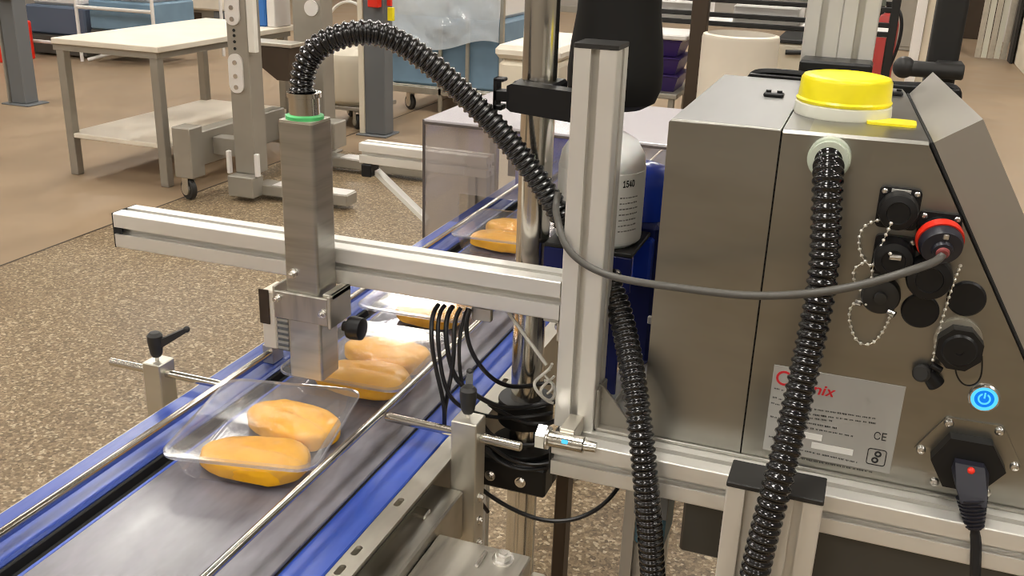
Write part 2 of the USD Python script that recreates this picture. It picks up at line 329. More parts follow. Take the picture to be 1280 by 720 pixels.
# black tubular rail and bracket behind the roof
cab.part('rear_rail', [tube([V(-.15, 1.315, TOP - .06), V(-.149, 1.315, TOP - .006), V(-.143, 1.315, TOP + .003), V(-.03, 1.315, TOP + .003), V(.06, 1.315, TOP + .004), V(.092, 1.315, TOP + .004), V(.098, 1.315, TOP - .004), V(.098, 1.315, TOP - .06)], .0045, 90), bx(-.15, .098, 1.302, 1.310, TOP - .08, TOP + .0035, .001)], 'black')
# hose port
hp = F(1037, 196)
cab.part('hose_port', [ring_y((hp[0], hp[2]), .0125, .0195, FY - .012, FY), ring_y((hp[0], hp[2]), .0125, .0175, FY - .018, FY - .012)], 'port', label='pale greenish hose port ring')
# sockets -----------------------------------------------------
def flange_socket(px, py, w=.037, d=.006, scr=((-1, 1), (1, 1), (-1, -1), (1, -1)), lab=None, cover=True, r=.0175):
    c = F(px, py)
    body = [extr(affinity.translate(rrect(w, w * 1.05, .005), c[0], c[2]), FY - d, FY, 'y')]
    s = cab.part('socket', body, 'black', label=lab)
    for sx, sz in scr:
        cab.part('screw', screw(c + [sx * w * .38, -d, sz * w * .41], [0, -1, 0], .0028), 'bolt', parent=s)
    if cover:
        cab.part('dust_cap', lathe([(0, 0), (r, 0), (r, .012), (r * .93, .016), (r * .6, .0175), (r * .57, .016), (0, .016)], c + [0, -d, 0], [0, -1, 0], 36), 'black', parent=s)
    return s, c
s1, c1 = flange_socket(1123, 259, scr=((-1, 1), (1, 1)))
cab.part('marker_plate', bx(c1[0] - .0085, c1[0] + .0085, FY - .0072, FY - .006, c1[2] + .0145, c1[2] + .0185, .0004), 'label', parent=s1)
s2, c2 = flange_socket(1172, 290, scr=((-1, 1), (1, 1)), cover=False)
cab.part('socket_barrel', lathe([(.0, 0), (.0165, 0), (.0165, .008), (0, .008)], c2 + [0, -.006, 0], [0, -1, 0], 32), 'black', parent=s2)
s3, c3 = flange_socket(1117, 318, scr=((1, 1),), r=.018)
cab.part('chain_anchor', [cyl(c3 + [-.004, -.022, .004], c3 + [.006, -.022, .004], .003, n=12)], 'bolt', parent=s3)
s4, c4 = flange_socket(1161, 341, scr=(), w=.030, r=.0205)
c5 = F(1101, 366)
s5 = cab.part('capped_socket', [lathe([(0, 0), (.018, 0), (.018, .010), (.0165, .013), (.010, .0145), (.006, .014), (.0055, .019), (0, .0195)], c5, [0, -1, 0], 36)], 'cap')
cab.part('chain_anchor', [cyl(c5 + [.009, -.015, -.012], c5 + [.015, -.018, -.0135], .0032, n=12), cyl(c5 + [-.021, -.008, -.010], c5 + [-.016, -.010, -.010], .0028, n=12)], 'bolt', parent=s5)
for q in ((1150, 388), (1208, 373)):
    c = F(*q); cab.part('blanking_plug', lathe([(0, 0), (.0172, 0), (.0172, .0015), (.0155, .003), (0, .0024)], c, [0, -1, 0], 40), 'black')
c6 = F(1198, 429)
s6 = cab.part('octagonal_socket', [ring_y((c6[0] - .001, c6[2] + .0035), .012, .0215, FY - .004, FY, 40)], 'galv', label='grey ring behind black octagonal cap')
oc = Polygon([(c6[0] + .0215 * math.cos(a), c6[2] + .0215 * math.sin(a)) for a in np.arange(8) * math.pi / 4 + .39])
cab.part('octagonal_cap', [extr(oc, FY - .019, FY - .0045, 'y'), lathe([(.0, 0), (.016, 0), (.014, .002), (.004, .0022), (.004, .0012), (0, .0012)], c6 + [0, -.019, 0], [0, -1, 0], 32)], 'black', parent=s6)
cab.part('cap_strap', tube([F(1195, 446, .016), F(1195, 462, .012), F(1206, 476, .010), F(1219, 474, .010), F(1226, 458, .012), F(1226, 438, .014)], .0008, 60, 6), 'black', parent=s6)
# bead chains
def chain(pts, parent): cab.part('bead_chain', beads([F(x, y, o) for x, y, o in pts], .0060, .0018), 'bead', parent=parent, kind='stuff', label='chrome bead chain')
chain([(1112, 270, .020), (1095, 272, .012), (1079, 283, .008), (1074, 303, .006), (1080, 322, .006), (1090, 328, .010), (1099, 310, .015), (1107, 288, .02), (1114, 271, .024)], s1)
chain([(1113, 308, .024), (1103, 312, .016), (1093, 325, .010), (1090, 345, .009), (1088, 356, .008), (1075, 360, .006), (1068, 348, .006), (1068, 335, .008), (1078, 326, .009)], s3)
chain([(1083, 375, .012), (1068, 376, .008), (1062, 390, .005), (1064, 408, .004), (1074, 426, .004), (1088, 428, .004), (1101, 416, .005), (1110, 398, .010), (1113, 385, .016)], s5)
chain([(1199, 325, .018), (1194, 342, .010), (1187, 365, .006), (1179, 392, .005), (1173, 415, .005), (1169, 432, .006), (1166, 446, .008)], s2)
dc = F(1162, 466)
dz = cab.part('hanging_dust_cap', [lathe([(0, 0), (.0085, 0), (.0085, .008), (.0065, .010), (0, .010)], F(1154, 464, .003), (-.3, -.9, .2), 24)], 'cap')
cab.part('cap_pin', [cyl(F(1159, 462, .006), F(1170, 478, .004), .0065, .0085, 20), cyl(F(1164, 452, .008), F(1176, 459, .008), .0036, n=14)], 'black', parent=dz)
# blue lit power button
pb = F(1230, 497)
bt = cab.part('power_button', lathe([(0, 0), (.0143, 0), (.0143, .002), (.013, .0035), (.012, .0035), (.012, .0025), (0, .0025)], pb, [0, -1, 0], 48), 'bolt')
def ringm(r0, r1, y0, y1): return ring_y((pb[0], pb[2]), r0, r1, FY - y1, FY - y0, 48)
cab.part('button_ring', [ringm(.0088, .0122, .0025, .0034)], 'led_cyan', parent=bt, label='glowing blue ring')
cab.part('button_face', [ringm(.0, .0088, .0024, .0032)], 'led_blue', parent=bt) if False else cab.part('button_face', [cyl(pb + [0, -.0024, 0], pb + [0, -.0031, 0], .0089, n=40)], 'led_blue', parent=bt)
arc = Point(pb[0], pb[2]).buffer(.0058).difference(Point(pb[0], pb[2]).buffer(.0042)).difference(sbox(pb[0] - .0022, pb[2], pb[0] + .0022, pb[2] + .01))
cab.part('power_symbol', [extr(arc, FY - .0037, FY - .003, 'y'), bx(pb[0] - .0008, pb[0] + .0008, FY - .0037, FY - .003, pb[2] + .0005, pb[2] + .0066, .0002)], 'led_cyan', parent=bt)
# mains inlet on a hexagonal plate
corner = [(1151, 560), (1186, 527), (1249, 537), (1268, 581), (1232, 613), (1168, 600)]
cp = np.array([F(*q) for q in corner]); cc = cp.mean(0)
pl = Polygon([tuple(q) for q in (cp[:, [0, 2]] - cc[[0, 2]]) * 1.04 + cc[[0, 2]]]).buffer(.004)
inl = cab.part('inlet_plate', extr(pl, FY - .003, FY, 'y'), 'cabinet')
for q in corner: cab.part('screw', screw(F(*q, .003), [0, -1, 0], .0046, .004), 'bolt', parent=inl)
hx = [(1164, 564), (1188, 539), (1239, 548), (1254, 580), (1222, 604), (1178, 596)]
cab.part('inlet_socket', [extr(Polygon([(F(*q)[0], F(*q)[2]) for q in hx]).buffer(.001), FY - .018, FY - .003, 'y')], 'black', parent=inl)
# rating label: print only where the photograph shows it
tl, tr, br = F(968, 456), F(1132, 483), F(1112, 592)
LX0, LX1, LZ1, LZ0 = tl[0], tr[0] + .0005, (tl[2] + tr[2]) / 2, br[2]
lb = cab.part('rating_label', bx(LX0, LX1, FY - .0008, FY, LZ0, LZ1, .0002), 'label')
def LP(x, y): p = F(x, y); return p
def bars(rows, seed, h=.0019):
    r = random.Random(seed); out = []
    for x0, y0, x1, y1 in rows:
        a, b = LP(x0, y0), LP(x1, y1); x = a[0]
        while x < b[0] - .001:
            w = min(r.uniform(.0018, .0065), b[0] - x); t = (x - a[0]) / max(b[0] - a[0], 1e-6); zz = a[2] + (b[2] - a[2]) * t; hh = h * r.uniform(.75, 1.1)
            k = x
            while k < x + w - .0004:                                    # short strokes of unreadable small print
                out.append(bx(k, k + .0007, FY - .0011, FY - .0006, zz - hh / 2 * r.uniform(.5, 1), zz + hh / 2, .00005)); k += .00115
            x += w + .0016
    return out
cab.part('small_print', bars([(1010, 510, 1094, 523), (1011, 517, 1096, 529), (1012, 522, 1042, 526), (1008, 528, 1046, 535), (1008, 534, 1066, 545), (1000, 562, 1072, 578), (1002, 573, 1090, 590), (968, 485, 980, 488), (966, 496, 978, 500), (964, 503, 976, 507), (963, 520, 975, 523), (961, 545, 972, 548)], 5), 'ink', parent=lb, kind='stuff')
for x0, y0, x1, y1 in ((1003, 540, 1027, 550), (1014, 556, 1066, 565)):
    a = LP((x0 + x1) / 2, (y0 + y1) / 2); w = (LP(x1, y1)[0] - LP(x0, y0)[0]) / 2
    cab.part('label_field', bx(a[0] - w, a[0] + w, FY - .0012, FY - .0007, a[2] - .0035, a[2] + .0035, .0002), 'paper', parent=lb)
lg = LP(978, 472)
cab.part('logo_ring', ring_y((lg[0] + .002, lg[2]), .0058, .0082, FY - .0012, FY - .0007, 32), 'inkred', parent=lb, label='red logo ring'); cab.part('logo_lettering', [text('nix', .0098, LP(1014, 490) + [0, -.0006, -.0008], .0005, True, .22, 0, .0215)], 'inkred', parent=lb, label='red logo lettering')
cab.part('ce_mark', [text('CE', .0085, LP(1091, 548) + [0, -.0006, 0], .0005, False, 0, 0, .0125)], 'ink', parent=lb)
ic = LP(1095.5, 571)
fr = affinity.translate(rrect(.0185, .0185, .003), ic[0], ic[2]); fr = fr.difference(fr.buffer(-.0009))
e8 = [Point(ic[0] + dx, ic[2] + dz).buffer(.0034).difference(Point(ic[0] + dx, ic[2] + dz).buffer(.0016)) for dx, dz in ((.001, .0036), (-.001, -.0036))]
cab.part('label_pictogram', [extr(q, FY - .0012, FY - .0007, 'y') for q in [fr] + e8], 'ink', parent=lb)

# ------------------------------------------------------------------ mains cord with its plug
cord = T('power_cord', 'black mains cord hanging from the plug in the hexagonal inlet', 'power cord', F(1210, 580, .02))
pr = []
for (px, py, w, d0, d1) in ((1210, 566, .026, .018, .028), (1211, 588, .027, .018, .040), (1213, 602, .0225, .018, .046)):
    c = F(px, py); pr += [c + [sx * w / 2, -dd, sz * .001] for sx in (-1, 1) for dd in (d0, d1) for sz in (-1, 1)]
c1_, c2_ = F(1212, 600, .034), F(1215, 634, .040)
cord.part('plug', [hull(pr + [F(1188, 573, .019), F(1234, 579, .019), F(1188, 573, .026), F(1234, 579, .026)])], 'navyplug')
pp = np.linspace(0, 1, 64)[:, None] * (c2_ - c1_) + c1_
cord.part('strain_relief', sweep(pp, np.linspace(.0145, .0085, 64) - .0016 * (np.arange(64) // 4 % 2), 20), 'navyplug')
cord.part('indicator_dot', sph(F(1211, 571, .0285), .0042, 2), 'red', label='small red dot')
cord.part('cable', tube([c2_, F(1216, 660, .045), F(1215, 700, .052), F(1213, 760, .055), V(.12, .90, .75), V(.13, .90, .35), V(.16, .92, .012), V(.35, 1.0, .006), V(.9, 1.25, .0065)], .0052, 120), 'blackcable')

# ------------------------------------------------------------------ aluminium frame
bz = Z(-.533) - .0225
fb = T('base_beam', 'long horizontal aluminium profile carrying the steel control cabinet', 'aluminium profile', (0, .965, bz))
fb.part('extrusion', [prof('x', -.272, .75, .9425, bz), prof('x', -.272, .75, .9875, bz)], 'alu', smooth=20)
fb.part('end_cap', bx(-.2745, -.272, .92, 1.01, bz - .0225, bz + .0225, .001), 'cap')
fb.part('rear_extrusion', prof('x', -.272, .75, 1.26, bz), 'alu', smooth=20)
for x in (-.227, .56):
    fb.part('cross_extrusion', prof('y', 1.01, 1.2375, x, bz), 'alu', smooth=20)
for x, y in ((-.228, 1.26), (.62, .965), (.62, 1.26)):
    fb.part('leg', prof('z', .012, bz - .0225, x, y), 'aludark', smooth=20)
    fb.part('foot', lathe([(0, 0), (.03, 0), (.03, .006), (.012, .012), (0, .012)], (x, y, 0)), 'cap')
fb.part('under_tray', [bx(-.13, .55, .975, 1.235, bz - .12, bz - .024, .003)], 'shadowgrey', label='added dark grey box standing for shade under the beam')  # box added under the beam to darken the lit floor behind it

col = T('upright_column', 'short upright aluminium profile with black end cap at the end of the cross beam', 'aluminium profile', (-.2575, .9725, BOT))
col.part('extrusion', prof('z', BOT, Z(-.118), -.2575, .9725), 'alu', smooth=20)
col.part('end_cap', [extr(affinity.translate(rrect(.0455, .0455, .003), -.2575, .9725), Z(-.118), Z(-.1135), 'z')], 'cap')
col.part('corner_plate', [extr(Polygon([(-.235, BOT), (-.190, BOT), (-.190, BOT + .004), (-.231, BOT + .052), (-.235, BOT + .052)]), .966, .970, 'y'), bx(-.235, -.231, .955, .990, BOT, BOT + .05, .001), bx(-.235, -.19, .955, .990, BOT, BOT + .004, .001)], 'greysteel', label='grey corner plate at the foot')
col.part('bolt', [hexbolt((-.231, .9725, BOT + .035), (1, 0, 0), .005, .005)], 'bolt')

bmz = Z(-.385)
cb = T('cross_beam', 'horizontal aluminium profile reaching over the conveyor, square steel tube clamped to it', 'aluminium profile', (-.57, .9725, bmz))
cb.part('extrusion', prof('x', -.866, -.2805, .9725, bmz), 'alu', smooth=20)
cb.part('end_cap', bx(-.8685, -.866, .95, .995, bmz - .0225, bmz + .0225, .0008), 'cap')
cb.part('angle_bracket', [bx(-.3005, -.2805, .958, .987, bmz - .0285, bmz - .0225, .001), bx(-.2845, -.2805, .958, .987, bmz - .05, bmz - .0225, .001)], 'galv')
cb.part('bolt', hexbolt((-.2845, .9725, bmz - .038), (-1, 0, 0), .0045, .005), 'bolt')
cb.part('slot_cover', bx(-.866, -.855, .9505, .9535, bmz - .0035, bmz + .0035, .0005), 'hole')

# square tube (print head) clamped to the beam -----------------------------
tx0, tx1, ty0, ty1 = -.5925, -.5495, .907, .9485
tb = T('square_tube', 'vertical square steel tube above the conveyor with a hose entering its top', 'steel tube', (-.571, .928, Z(-.513)))
sec = affinity.translate(rrect(tx1 - tx0, ty1 - ty0, .004), (tx0 + tx1) / 2, (ty0 + ty1) / 2)
tb.part('tube_wall', [extr(sec.difference(sec.buffer(-.0025)), Z(-.513), Z(-.214), 'z')], 'steel')
tb.part('end_plate', [extr(sec.buffer(-.0005), Z(-.214), Z(-.2115), 'z'), extr(sec.buffer(-.003), Z(-.512), Z(-.508), 'z')], 'galv')
tb.part('green_seal', lathe([(0, 0), (.0205, 0), (.0205, .0035), (.0165, .005), (0, .005)], (-.571, .928, Z(-.2115)), n=40), 'green', label='green sealing ring')
tb.part('hose_fitting', lathe([(.012, 0), (.0165, 0), (.0165, .019), (.0185, .0195), (.0185, .0245), (.013, .0245), (.012, .02)], (-.571, .928, Z(-.2078)), n=40), 'chrome', label='shiny steel hose fitting')
cz0, cz1 = Z(-.440), Z(-.407)
ck = tb.part('clamp_plate', [bx(-.606, -.536, .9015, .9065, cz0, cz1, .001)], 'steel_x')
[tb.part('clamp_bracket', q, 'galv') for q in (bx(-.5365, -.5325, .9015, .9495, cz0 - .003, cz1 + .003, .0008), bx(-.545, -.5325, .9072, .9495, cz1 - .003, cz1 + .003, .0008), bx(-.6105, -.6065, .9068, .9495, cz0 + .006, cz1 + .003, .0008))]
for x, z in ((-.600, -.4155), (-.542, -.4245)): tb.part('bolt', hexbolt((x, .9015, Z(z)), (0, -1, 0), .0036, .006), 'bolt', parent=ck)
tb.part('bolt', hexbolt((-.5815, ty0, Z(-.385)), (0, -1, 0), .0042, .007), 'bolt')
tb.part('clamp_knob', lathe([(0, 0), (.006, 0), (.006, .006), (.013, .008), (.014, .012), (.013, .024), (.009, .026), (0, .026)], (-.5320, .930, Z(-.449)), (1, 0, 0), 28), 'black', label='black clamp knob')

# foreground post ----------------------------------------------------------
fp = T('foreground_post', 'wide double-slot aluminium post with black cap in front of the base beam', 'aluminium profile', (-.030, .8725, 0))
fp.part('extrusion', [prof('z', .012, Z(-.506), -.0525, .8965 - .0225), prof('z', .012, Z(-.506), -.0075, .8965 - .0225)], 'alu', smooth=20)
fp.part('end_cap', bx(-.0752, .0152, .851, .897, Z(-.506), Z(-.5005), .001), 'cap')
fp.part('foot', [bx(-.085, .025, .84, .91, 0, .012, .002)], 'cap')
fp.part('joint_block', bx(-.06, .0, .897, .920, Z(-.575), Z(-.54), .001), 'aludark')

# ------------------------------------------------------------------ hoses and cables
hose1 = T('corrugated_hose', 'black corrugated hose arching from the square tube and down behind the upright column', 'hose', (-.571, .928, Z(-.19)))
h1 = [V(-.571, .928, Z(-.205))] + [at(x, y, Y=Y) for x, y, Y in ((378, 100, .929), (391, 66, .933), (424, 46, .94), (470, 42, .955), (520, 66, .972), (575, 113, .99), (628, 168, 1.003), (672, 224, 1.013), (705, 275, 1.020), (737, 318, 1.020), (765, 362, 1.005), (784, 430, .965), (797, 510, .915), (806, 590, .895), (812, 660, .893), (816, 720, .895), (818, 770, .897))] + [V(-.13, .90, .80), V(-.10, .92, .45), V(.0, .99, .15)]
hose1.part('corrugated_tube', corrugated(h1, .0138), 'hose', smooth=60)
hose2 = T('corrugated_hose', 'black corrugated hose hanging from the port in the cabinet face and over the foreground post', 'hose', hp)
h2 = [V(hp[0], FY + .012, hp[2]), V(hp[0], FY - .01, hp[2] - .0005)] + [at(x, y, Y=Y) for x, y, Y in ((1035, 222, .932), (1033, 270, .918), (1029, 340, .908), (1017, 410, .897), (1003, 475, .880), (988, 540, .858), (973, 600, .836), (957, 660, .826), (944, 715, .822), (932, 770, .82))] + [V(-.065, .81, .85), V(-.07, .80, .45), V(-.02, .80, .1)]
hose2.part('corrugated_tube', corrugated(h2, .0142, .0084), 'hose', smooth=60)
gc = T('signal_cable', 'grey cable with black plug and red locking ring sagging across the cabinet to the column', 'cable', F(1172, 290, .02))
gd = V(.15, -.93, -.34); gd /= np.linalg.norm(gd); g0 = F(1173, 290, .0145)
gc.part('plug', [lathe([(0, 0), (.0175, 0), (.019, .006), (.019, .014), (.0175, .019), (.0095, .0205), (.0085, .024), (.0055, .025), (0, .025)], g0, gd, 36)], 'navyplug')
gc.part('locking_ring', lathe([(.0165, 0), (.0205, 0), (.021, .004), (.0205, .008), (.0165, .008)], g0 + gd * .001, gd, 40), 'red', label='red locking ring')
gc.part('plug_lug', bx(*sum([[q - .0025, q + .0025] for q in (g0 + gd * .020 + [.001, -.003, .013])], []), .0008), 'bolt')
gc.part('cable_gland', lathe([(0, 0), (.006, 0), (.0058, .002), (.0045, .003), (0, .003)], g0 + gd * .0245, gd, 24), 'dullred')
g1 = g0 + gd * .0265
gc.part('cable', tube([g1, g1 + gd * .008 + [-.006, 0, -.002]] + [at(x, y, Y=Y) for x, y, Y in ((1145, 336, .893), (1085, 354, .883), (1010, 367, .882), (930, 369, .892), (850, 360, .912), (790, 351, .930), (748, 339, .938), (718, 320, .941), (704, 300, .945), (698, 278, .960), (695, 262, .985), (698, 240, 1.000))], .0038, 160, 12), 'cable')

# ------------------------------------------------------------------ conveyor along Y
CY0, CY1 = .15, 3.1; BZ = Z(-.567)
cv = T('belt_conveyor', 'belt conveyor with grey belt between blue wear strips and steel guide rails', 'conveyor', (-.55, 1.6, 0))
cv.part('belt', bx(-.651, -.446, CY0, CY1, BZ - .004, BZ, .001), 'belt')
cv.part('belt_bed', bx(-.672, -.43, CY0, CY1, BZ - .020, BZ - .0045, .001), 'hole')
cv.part('edge_seal', bx(-.6683, -.664, CY0, CY1, Z(-.580), Z(-.5612), .0008), 'hole')  # black strip along the inner side of the left wear strip
cv.part('belt_edge', bx(-.6535, -.6495, CY0, CY1, BZ - .0045, BZ + .0004, .0003), 'bluebelt')
L = Polygon([(-.735, -.580), (-.6685, -.580), (-.6685, -.5605), (-.671, -.558), (-.675, -.558), (-.678, -.5615), (-.699, -.5615), (-.702, -.5585), (-.732, -.5585), (-.735, -.561)])
cv.part('wear_strip', extr(affinity.translate(L, 0, H), CY0, CY1, 'y'), 'bluedull', label='blue wear strip on the left of the belt')
Rr = Polygon([(-.446, -.582), (-.402, -.582), (-.402, -.567), (-.4035, -.5655), (-.424, -.5655), (-.446, -.572)])
cv.part('wear_strip', extr(affinity.translate(Rr, 0, H), CY0, CY1, 'y'), 'bluestrip', label='blue wear strip on the right of the belt')
slots = union_all([affinity.translate(rrect(.007, .016, .0033), -.3935, y) for y in (.30, .52, .668, .70, .79, 1.1, 1.4, 1.43, 1.9, 2.4)])
cv.part('side_frame', [extr(sbox(-.4018, CY0, -.3795, CY1).difference(slots), Z(-.5705), Z(-.5675), 'z'), bx(-.4018, -.3990, CY0, CY1, Z(-.70), Z(-.5705), .0008)], 'flange')
cv.part('side_frame', [bx(-.739, -.7355, CY0, CY1, Z(-.66), Z(-.5625), .0008), bx(-.735, -.715, CY0, CY1, Z(-.66), Z(-.657), .0008)], 'galv')
RXR, RZR, RXL, RZL, RR = -.4665, Z(-.530), -.6895, Z(-.545), .0045
cv.part('guide_rail', cyl((RXR, CY0, RZR), (RXR, 2.6, RZR), RR, cham=.001), 'chrome', label='steel guide rail on the right')
cv.part('guide_rail', cyl((RXL, CY0, RZL), (RXL, 2.6, RZL), RR, cham=.001), 'chrome', label='steel guide rail on the left')
for y in (.40, 2.7):
    for x in (-.725, -.405): cv.part('leg', [bx(x - .02, x + .02, y - .02, y + .02, .012, Z(-.66), .002)], 'greysteel')
for y in (.17, 3.08): cv.part('end_roller', cyl((-.66, y, BZ - .024), (-.44, y, BZ - .024), .02), 'galv')
# left bracket that holds the guide rail
def lever(b, ang, parent, L=.045, name='clamp_lever'):
    c, s = math.cos(ang), math.sin(ang)
    k = cv.part(name, [lathe([(0, 0), (.0055, 0), (.0075, .004), (.0095, .020), (.0095, .028), (.006, .032), (0, .033)], b + [0, 0, .006], n=24),
        hull([b + [c * .004 + nx * .0045 * -s, s * .004 + nx * .0045 * c, .022 + nz * .006] for nx in (-1, 1) for nz in (-1, 1)] + [b + [c * L + nx * .0035 * -s, s * L + nx * .0035 * c, .043 + nz * .003] for nx in (-1, 1) for nz in (-1, 1)]), sph(b + [c * L, s * L, .0432], .0042, 2)], 'cap', parent=parent, label='black clamping lever')
    cv.part('lever_stud', cyl(b, b + [0, 0, .012], .0025, n=14), 'bolt', parent=parent)
YL = .908
pL = cv.part('rail_post', [bx(-.797, -.771, YL - .013, YL + .016, Z(-.655), Z(-.531), .0012)], 'galv')
cv.part('post_foot', bx(-.797, -.739, YL - .013, YL + .016, Z(-.660), Z(-.6555), .001), 'galv', parent=pL)
cv.part('cross_rod', cyl((-.857, YL, RZL - .001), (RXL - .003, YL, RZL - .001), .0052, cham=.0012), 'chrome', parent=pL)
lever(V(-.784, YL, Z(-.531)), .35, pL, .040)
# right bracket
YR = .90
pR = cv.part('rail_post', [bx(-.3775, -.3475, YR - .014, YR + .014, Z(-.690), Z(-.517), .0012)], 'galv')
cv.part('post_foot', bx(-.3985, -.3775, YR - .012, YR + .012, Z(-.690), Z(-.672), .001), 'galv', parent=pR)
cv.part('cross_rod', cyl((RXR + .003, YR, RZR - .007), (-.300, YR, RZR - .0095), .0052, cham=.0012), 'chrome', parent=pR)
lever(V(-.3635, YR, Z(-.517)), 1.9, pR, .026)
for z in (-.615, -.645, -.675): cv.part('bolt', hexbolt((-.3475, YR, Z(z)), (1, 0, 0), .004, .004), 'bolt', parent=pR)
# plates beside the belt, near the lower edge of the picture
cv.part('drive_cover', bx(-.3985, -.3605, .35, .884, Z(-.66), Z(-.600), .002), 'steel_x')
mp = cv.part('motor_plate', bx(-.3595, -.256, .50, .815, Z(-.660), Z(-.612), .0015), 'steel_x')
cv.part('hex_nut', hexbolt((-.281, .798, Z(-.612)), (0, 0, 1), .0085, .0075), 'bolt', parent=mp)
cv.part('clip', [bx(-.303, -.299, .775, .802, Z(-.612), Z(-.608), .001)], 'bolt', parent=mp)
cv.part('spacer_block', bx(-.251, -.237, .68, .806, Z(-.66), Z(-.622), .0015), 'galv')
cv.part('cover_clip', [bx(-.392, -.376, .815, .830, Z(-.600), Z(-.595), .001)], 'bolt')
# blue plate at the far end of the rails
cv.part('deflector_plate', [bx(-.714, -.709, 2.02, 2.32, Z(-.60), Z(-.40), .001), bx(-.714, -.60, 2.32, 2.325, Z(-.56), Z(-.40), .001)], 'bluemotor', label='blue deflector plate')
cv.part('deflector_bracket', [bx(-.732, -.7145, 2.02, 2.04, Z(-.54), Z(-.43), .001), bx(-.75, -.7145, 2.015, 2.045, Z(-.445), Z(-.425), .002)], 'black')

# ------------------------------------------------------------------ sealed trays on the belt
def loft(rings):
    n = len(rings[0]); v = np.vstack(rings); f = []
    for k in range(len(rings) - 1):
        for j in range(n):
            a, b = k * n + j, k * n + (j + 1) % n; f += [[a, b, b + n], [a, b + n, a + n]]
    return v, f
def rr_ring(w, d, r, z, n=7):
    out = []
    for cx, cy, a0 in ((w / 2 - r, d / 2 - r, 0), (-w / 2 + r, d / 2 - r, 90), (-w / 2 + r, -d / 2 + r, 180), (w / 2 - r, -d / 2 + r, 270)):
        for k in range(n):
            a = math.radians(a0 + 90 * k / (n - 1)); out.append([cx + r * math.cos(a), cy + r * math.sin(a), z])
    return np.array(out)
TW, TD = .167, .190
def tray(x, y, deg, label):
    t = T('sealed_tray', label, 'food tray', (x, y, BZ + .0005), 'sealed trays on the belt')
    Rm = rot([0, 0, 1], deg); h = .0335
    rings = [rr_ring(TW, TD, .022, h - .0022), rr_ring(TW, TD, .022, h), rr_ring(TW - .016, TD - .016, .016, h), rr_ring(TW - .018, TD - .018, .016, h - .004), rr_ring(TW - .025, TD - .025, .02, .006), rr_ring(TW - .030, TD - .030, .02, .0014), rr_ring(TW - .040, TD - .040, .018, .0)]
    v, f = loft(rings); n = len(rings[0]); v = np.vstack([v, [[0, 0, 0]]]); k0 = (len(rings) - 1) * n
    f += [[k0 + j, k0 + (j + 1) % n, len(v) - 1] for j in range(n)]
    def put(m): m = m.copy(); m.apply_transform(Rm); m.apply_translation([x, y, BZ + .0005]); return m
    t.part('tray_shell', put(trimesh.Trimesh(v, f, process=False)), 'tray', smooth=50)
    rim = [rr_ring(TW + .001, TD + .001, .0225, h - .0024), rr_ring(TW + .001, TD + .001, .0225, h + .0002), rr_ring(TW - .0025, TD - .0025, .021, h + .0004), rr_ring(TW - .0025, TD - .0025, .021, h - .0024)]
    v, f = loft(rim + [rim[0]]); t.part('tray_rim', put(trimesh.Trimesh(v, f)), 'rim')
    # lidding film, slightly domed and wrinkled
    gx, gy = 34, 40; pts = []; tri = []
    out = Polygon(rr_ring(TW - .003, TD - .003, .021, 0)[:, :2])
    for r_ in np.linspace(1, .0, 16): pts.append(rr_ring((TW - .003), (TD - .003), .021, 0, 12) * max(r_, .001))
    nn = len(pts[0]); P = np.vstack(pts); e = np.repeat(np.linspace(1, 0, 16), nn)
    P[:, 2] = h + .0006 + .0006 * (1 - e ** 2) + .0007 * (meshkit.fbm(np.c_[P[:, 0] * 22 + x * 9, P[:, 1] * 22, 0 * e], 2) - .5) * np.clip((1 - e) * 4, 0, 1)
    F_ = [[k * nn + j, k * nn + (j + 1) % nn, (k + 1) * nn + (j + 1) % nn] for k in range(15) for j in range(nn)] + [[k * nn + j, (k + 1) * nn + (j + 1) % nn, (k + 1) * nn + j] for k in range(15) for j in range(nn)]
    t.part('lidding_film', put(trimesh.Trimesh(P, F_, process=False)), 'film', smooth=True)
def fillet(x, y, z, deg, label, L=.122, W=.070, T_=.036, seed=0, group=None):
    m = trimesh.creation.icosphere(subdivisions=4); v = m.vertices.copy()
    v /= (np.abs(v) ** 2.7).sum(1)[:, None] ** (1 / 2.7)
    s = v[:, 0]; w = 1 - .18 * s - .10 * s ** 2
    v[:, 2] = np.sign(v[:, 2]) * np.abs(v[:, 2]) ** .75; v[:, 2] = np.where(v[:, 2] < -.35, -.35 + (v[:, 2] + .35) * .3, v[:, 2])
    v = v * [L / 2, W / 2, T_ * .62] * np.c_[np.ones(len(v)), w, .90 - .08 * s]
    nse = meshkit.fbm(v * 55 + seed * 7.3, 3) - .5; v += m.vertex_normals * (nse * .0055)[:, None]
    crease = np.exp(-((v[:, 1] + .1 * v[:, 0]) / .004) ** 2) * (v[:, 0] < .012) * np.clip(v[:, 2] / .01, 0, 1); v[:, 2] -= .0022 * crease
    v[:, 2] -= v[:, 2].min(); v[:, 2] *= min(1, .0290 / v[:, 2].max()); mm = trimesh.Trimesh(v, m.faces); mm.apply_transform(rot([0, 0, 1], deg)); mm.apply_translation([x, y, z])
    t = T('chicken_fillet', label, 'chicken fillet', (x, y, z), group); t.part('meat', mm, 'fillet', smooth=True)
fz = BZ + .0022
G1, G2 = 'sealed trays on the belt', 'chicken fillets in the trays'
tray(-.576, .832, 12.5, 'clear sealed tray with two chicken fillets, nearest the camera, turned on the belt')
fillet(-.568, .868, fz, 170, 'orange chicken fillet at the back of the nearest tray', .120, .070, seed=1, group=G2)
fillet(-.5625, .784, fz, 190, 'orange chicken fillet at the front of the nearest tray', .120, .070, seed=2, group=G2)
tray(-.560, 1.042, 3, 'clear sealed tray with two chicken fillets, second in line, under the square tube')
fillet(-.556, 1.082, fz, 174, 'orange chicken fillet at the back of the second tray', .124, .070, seed=3, group=G2)
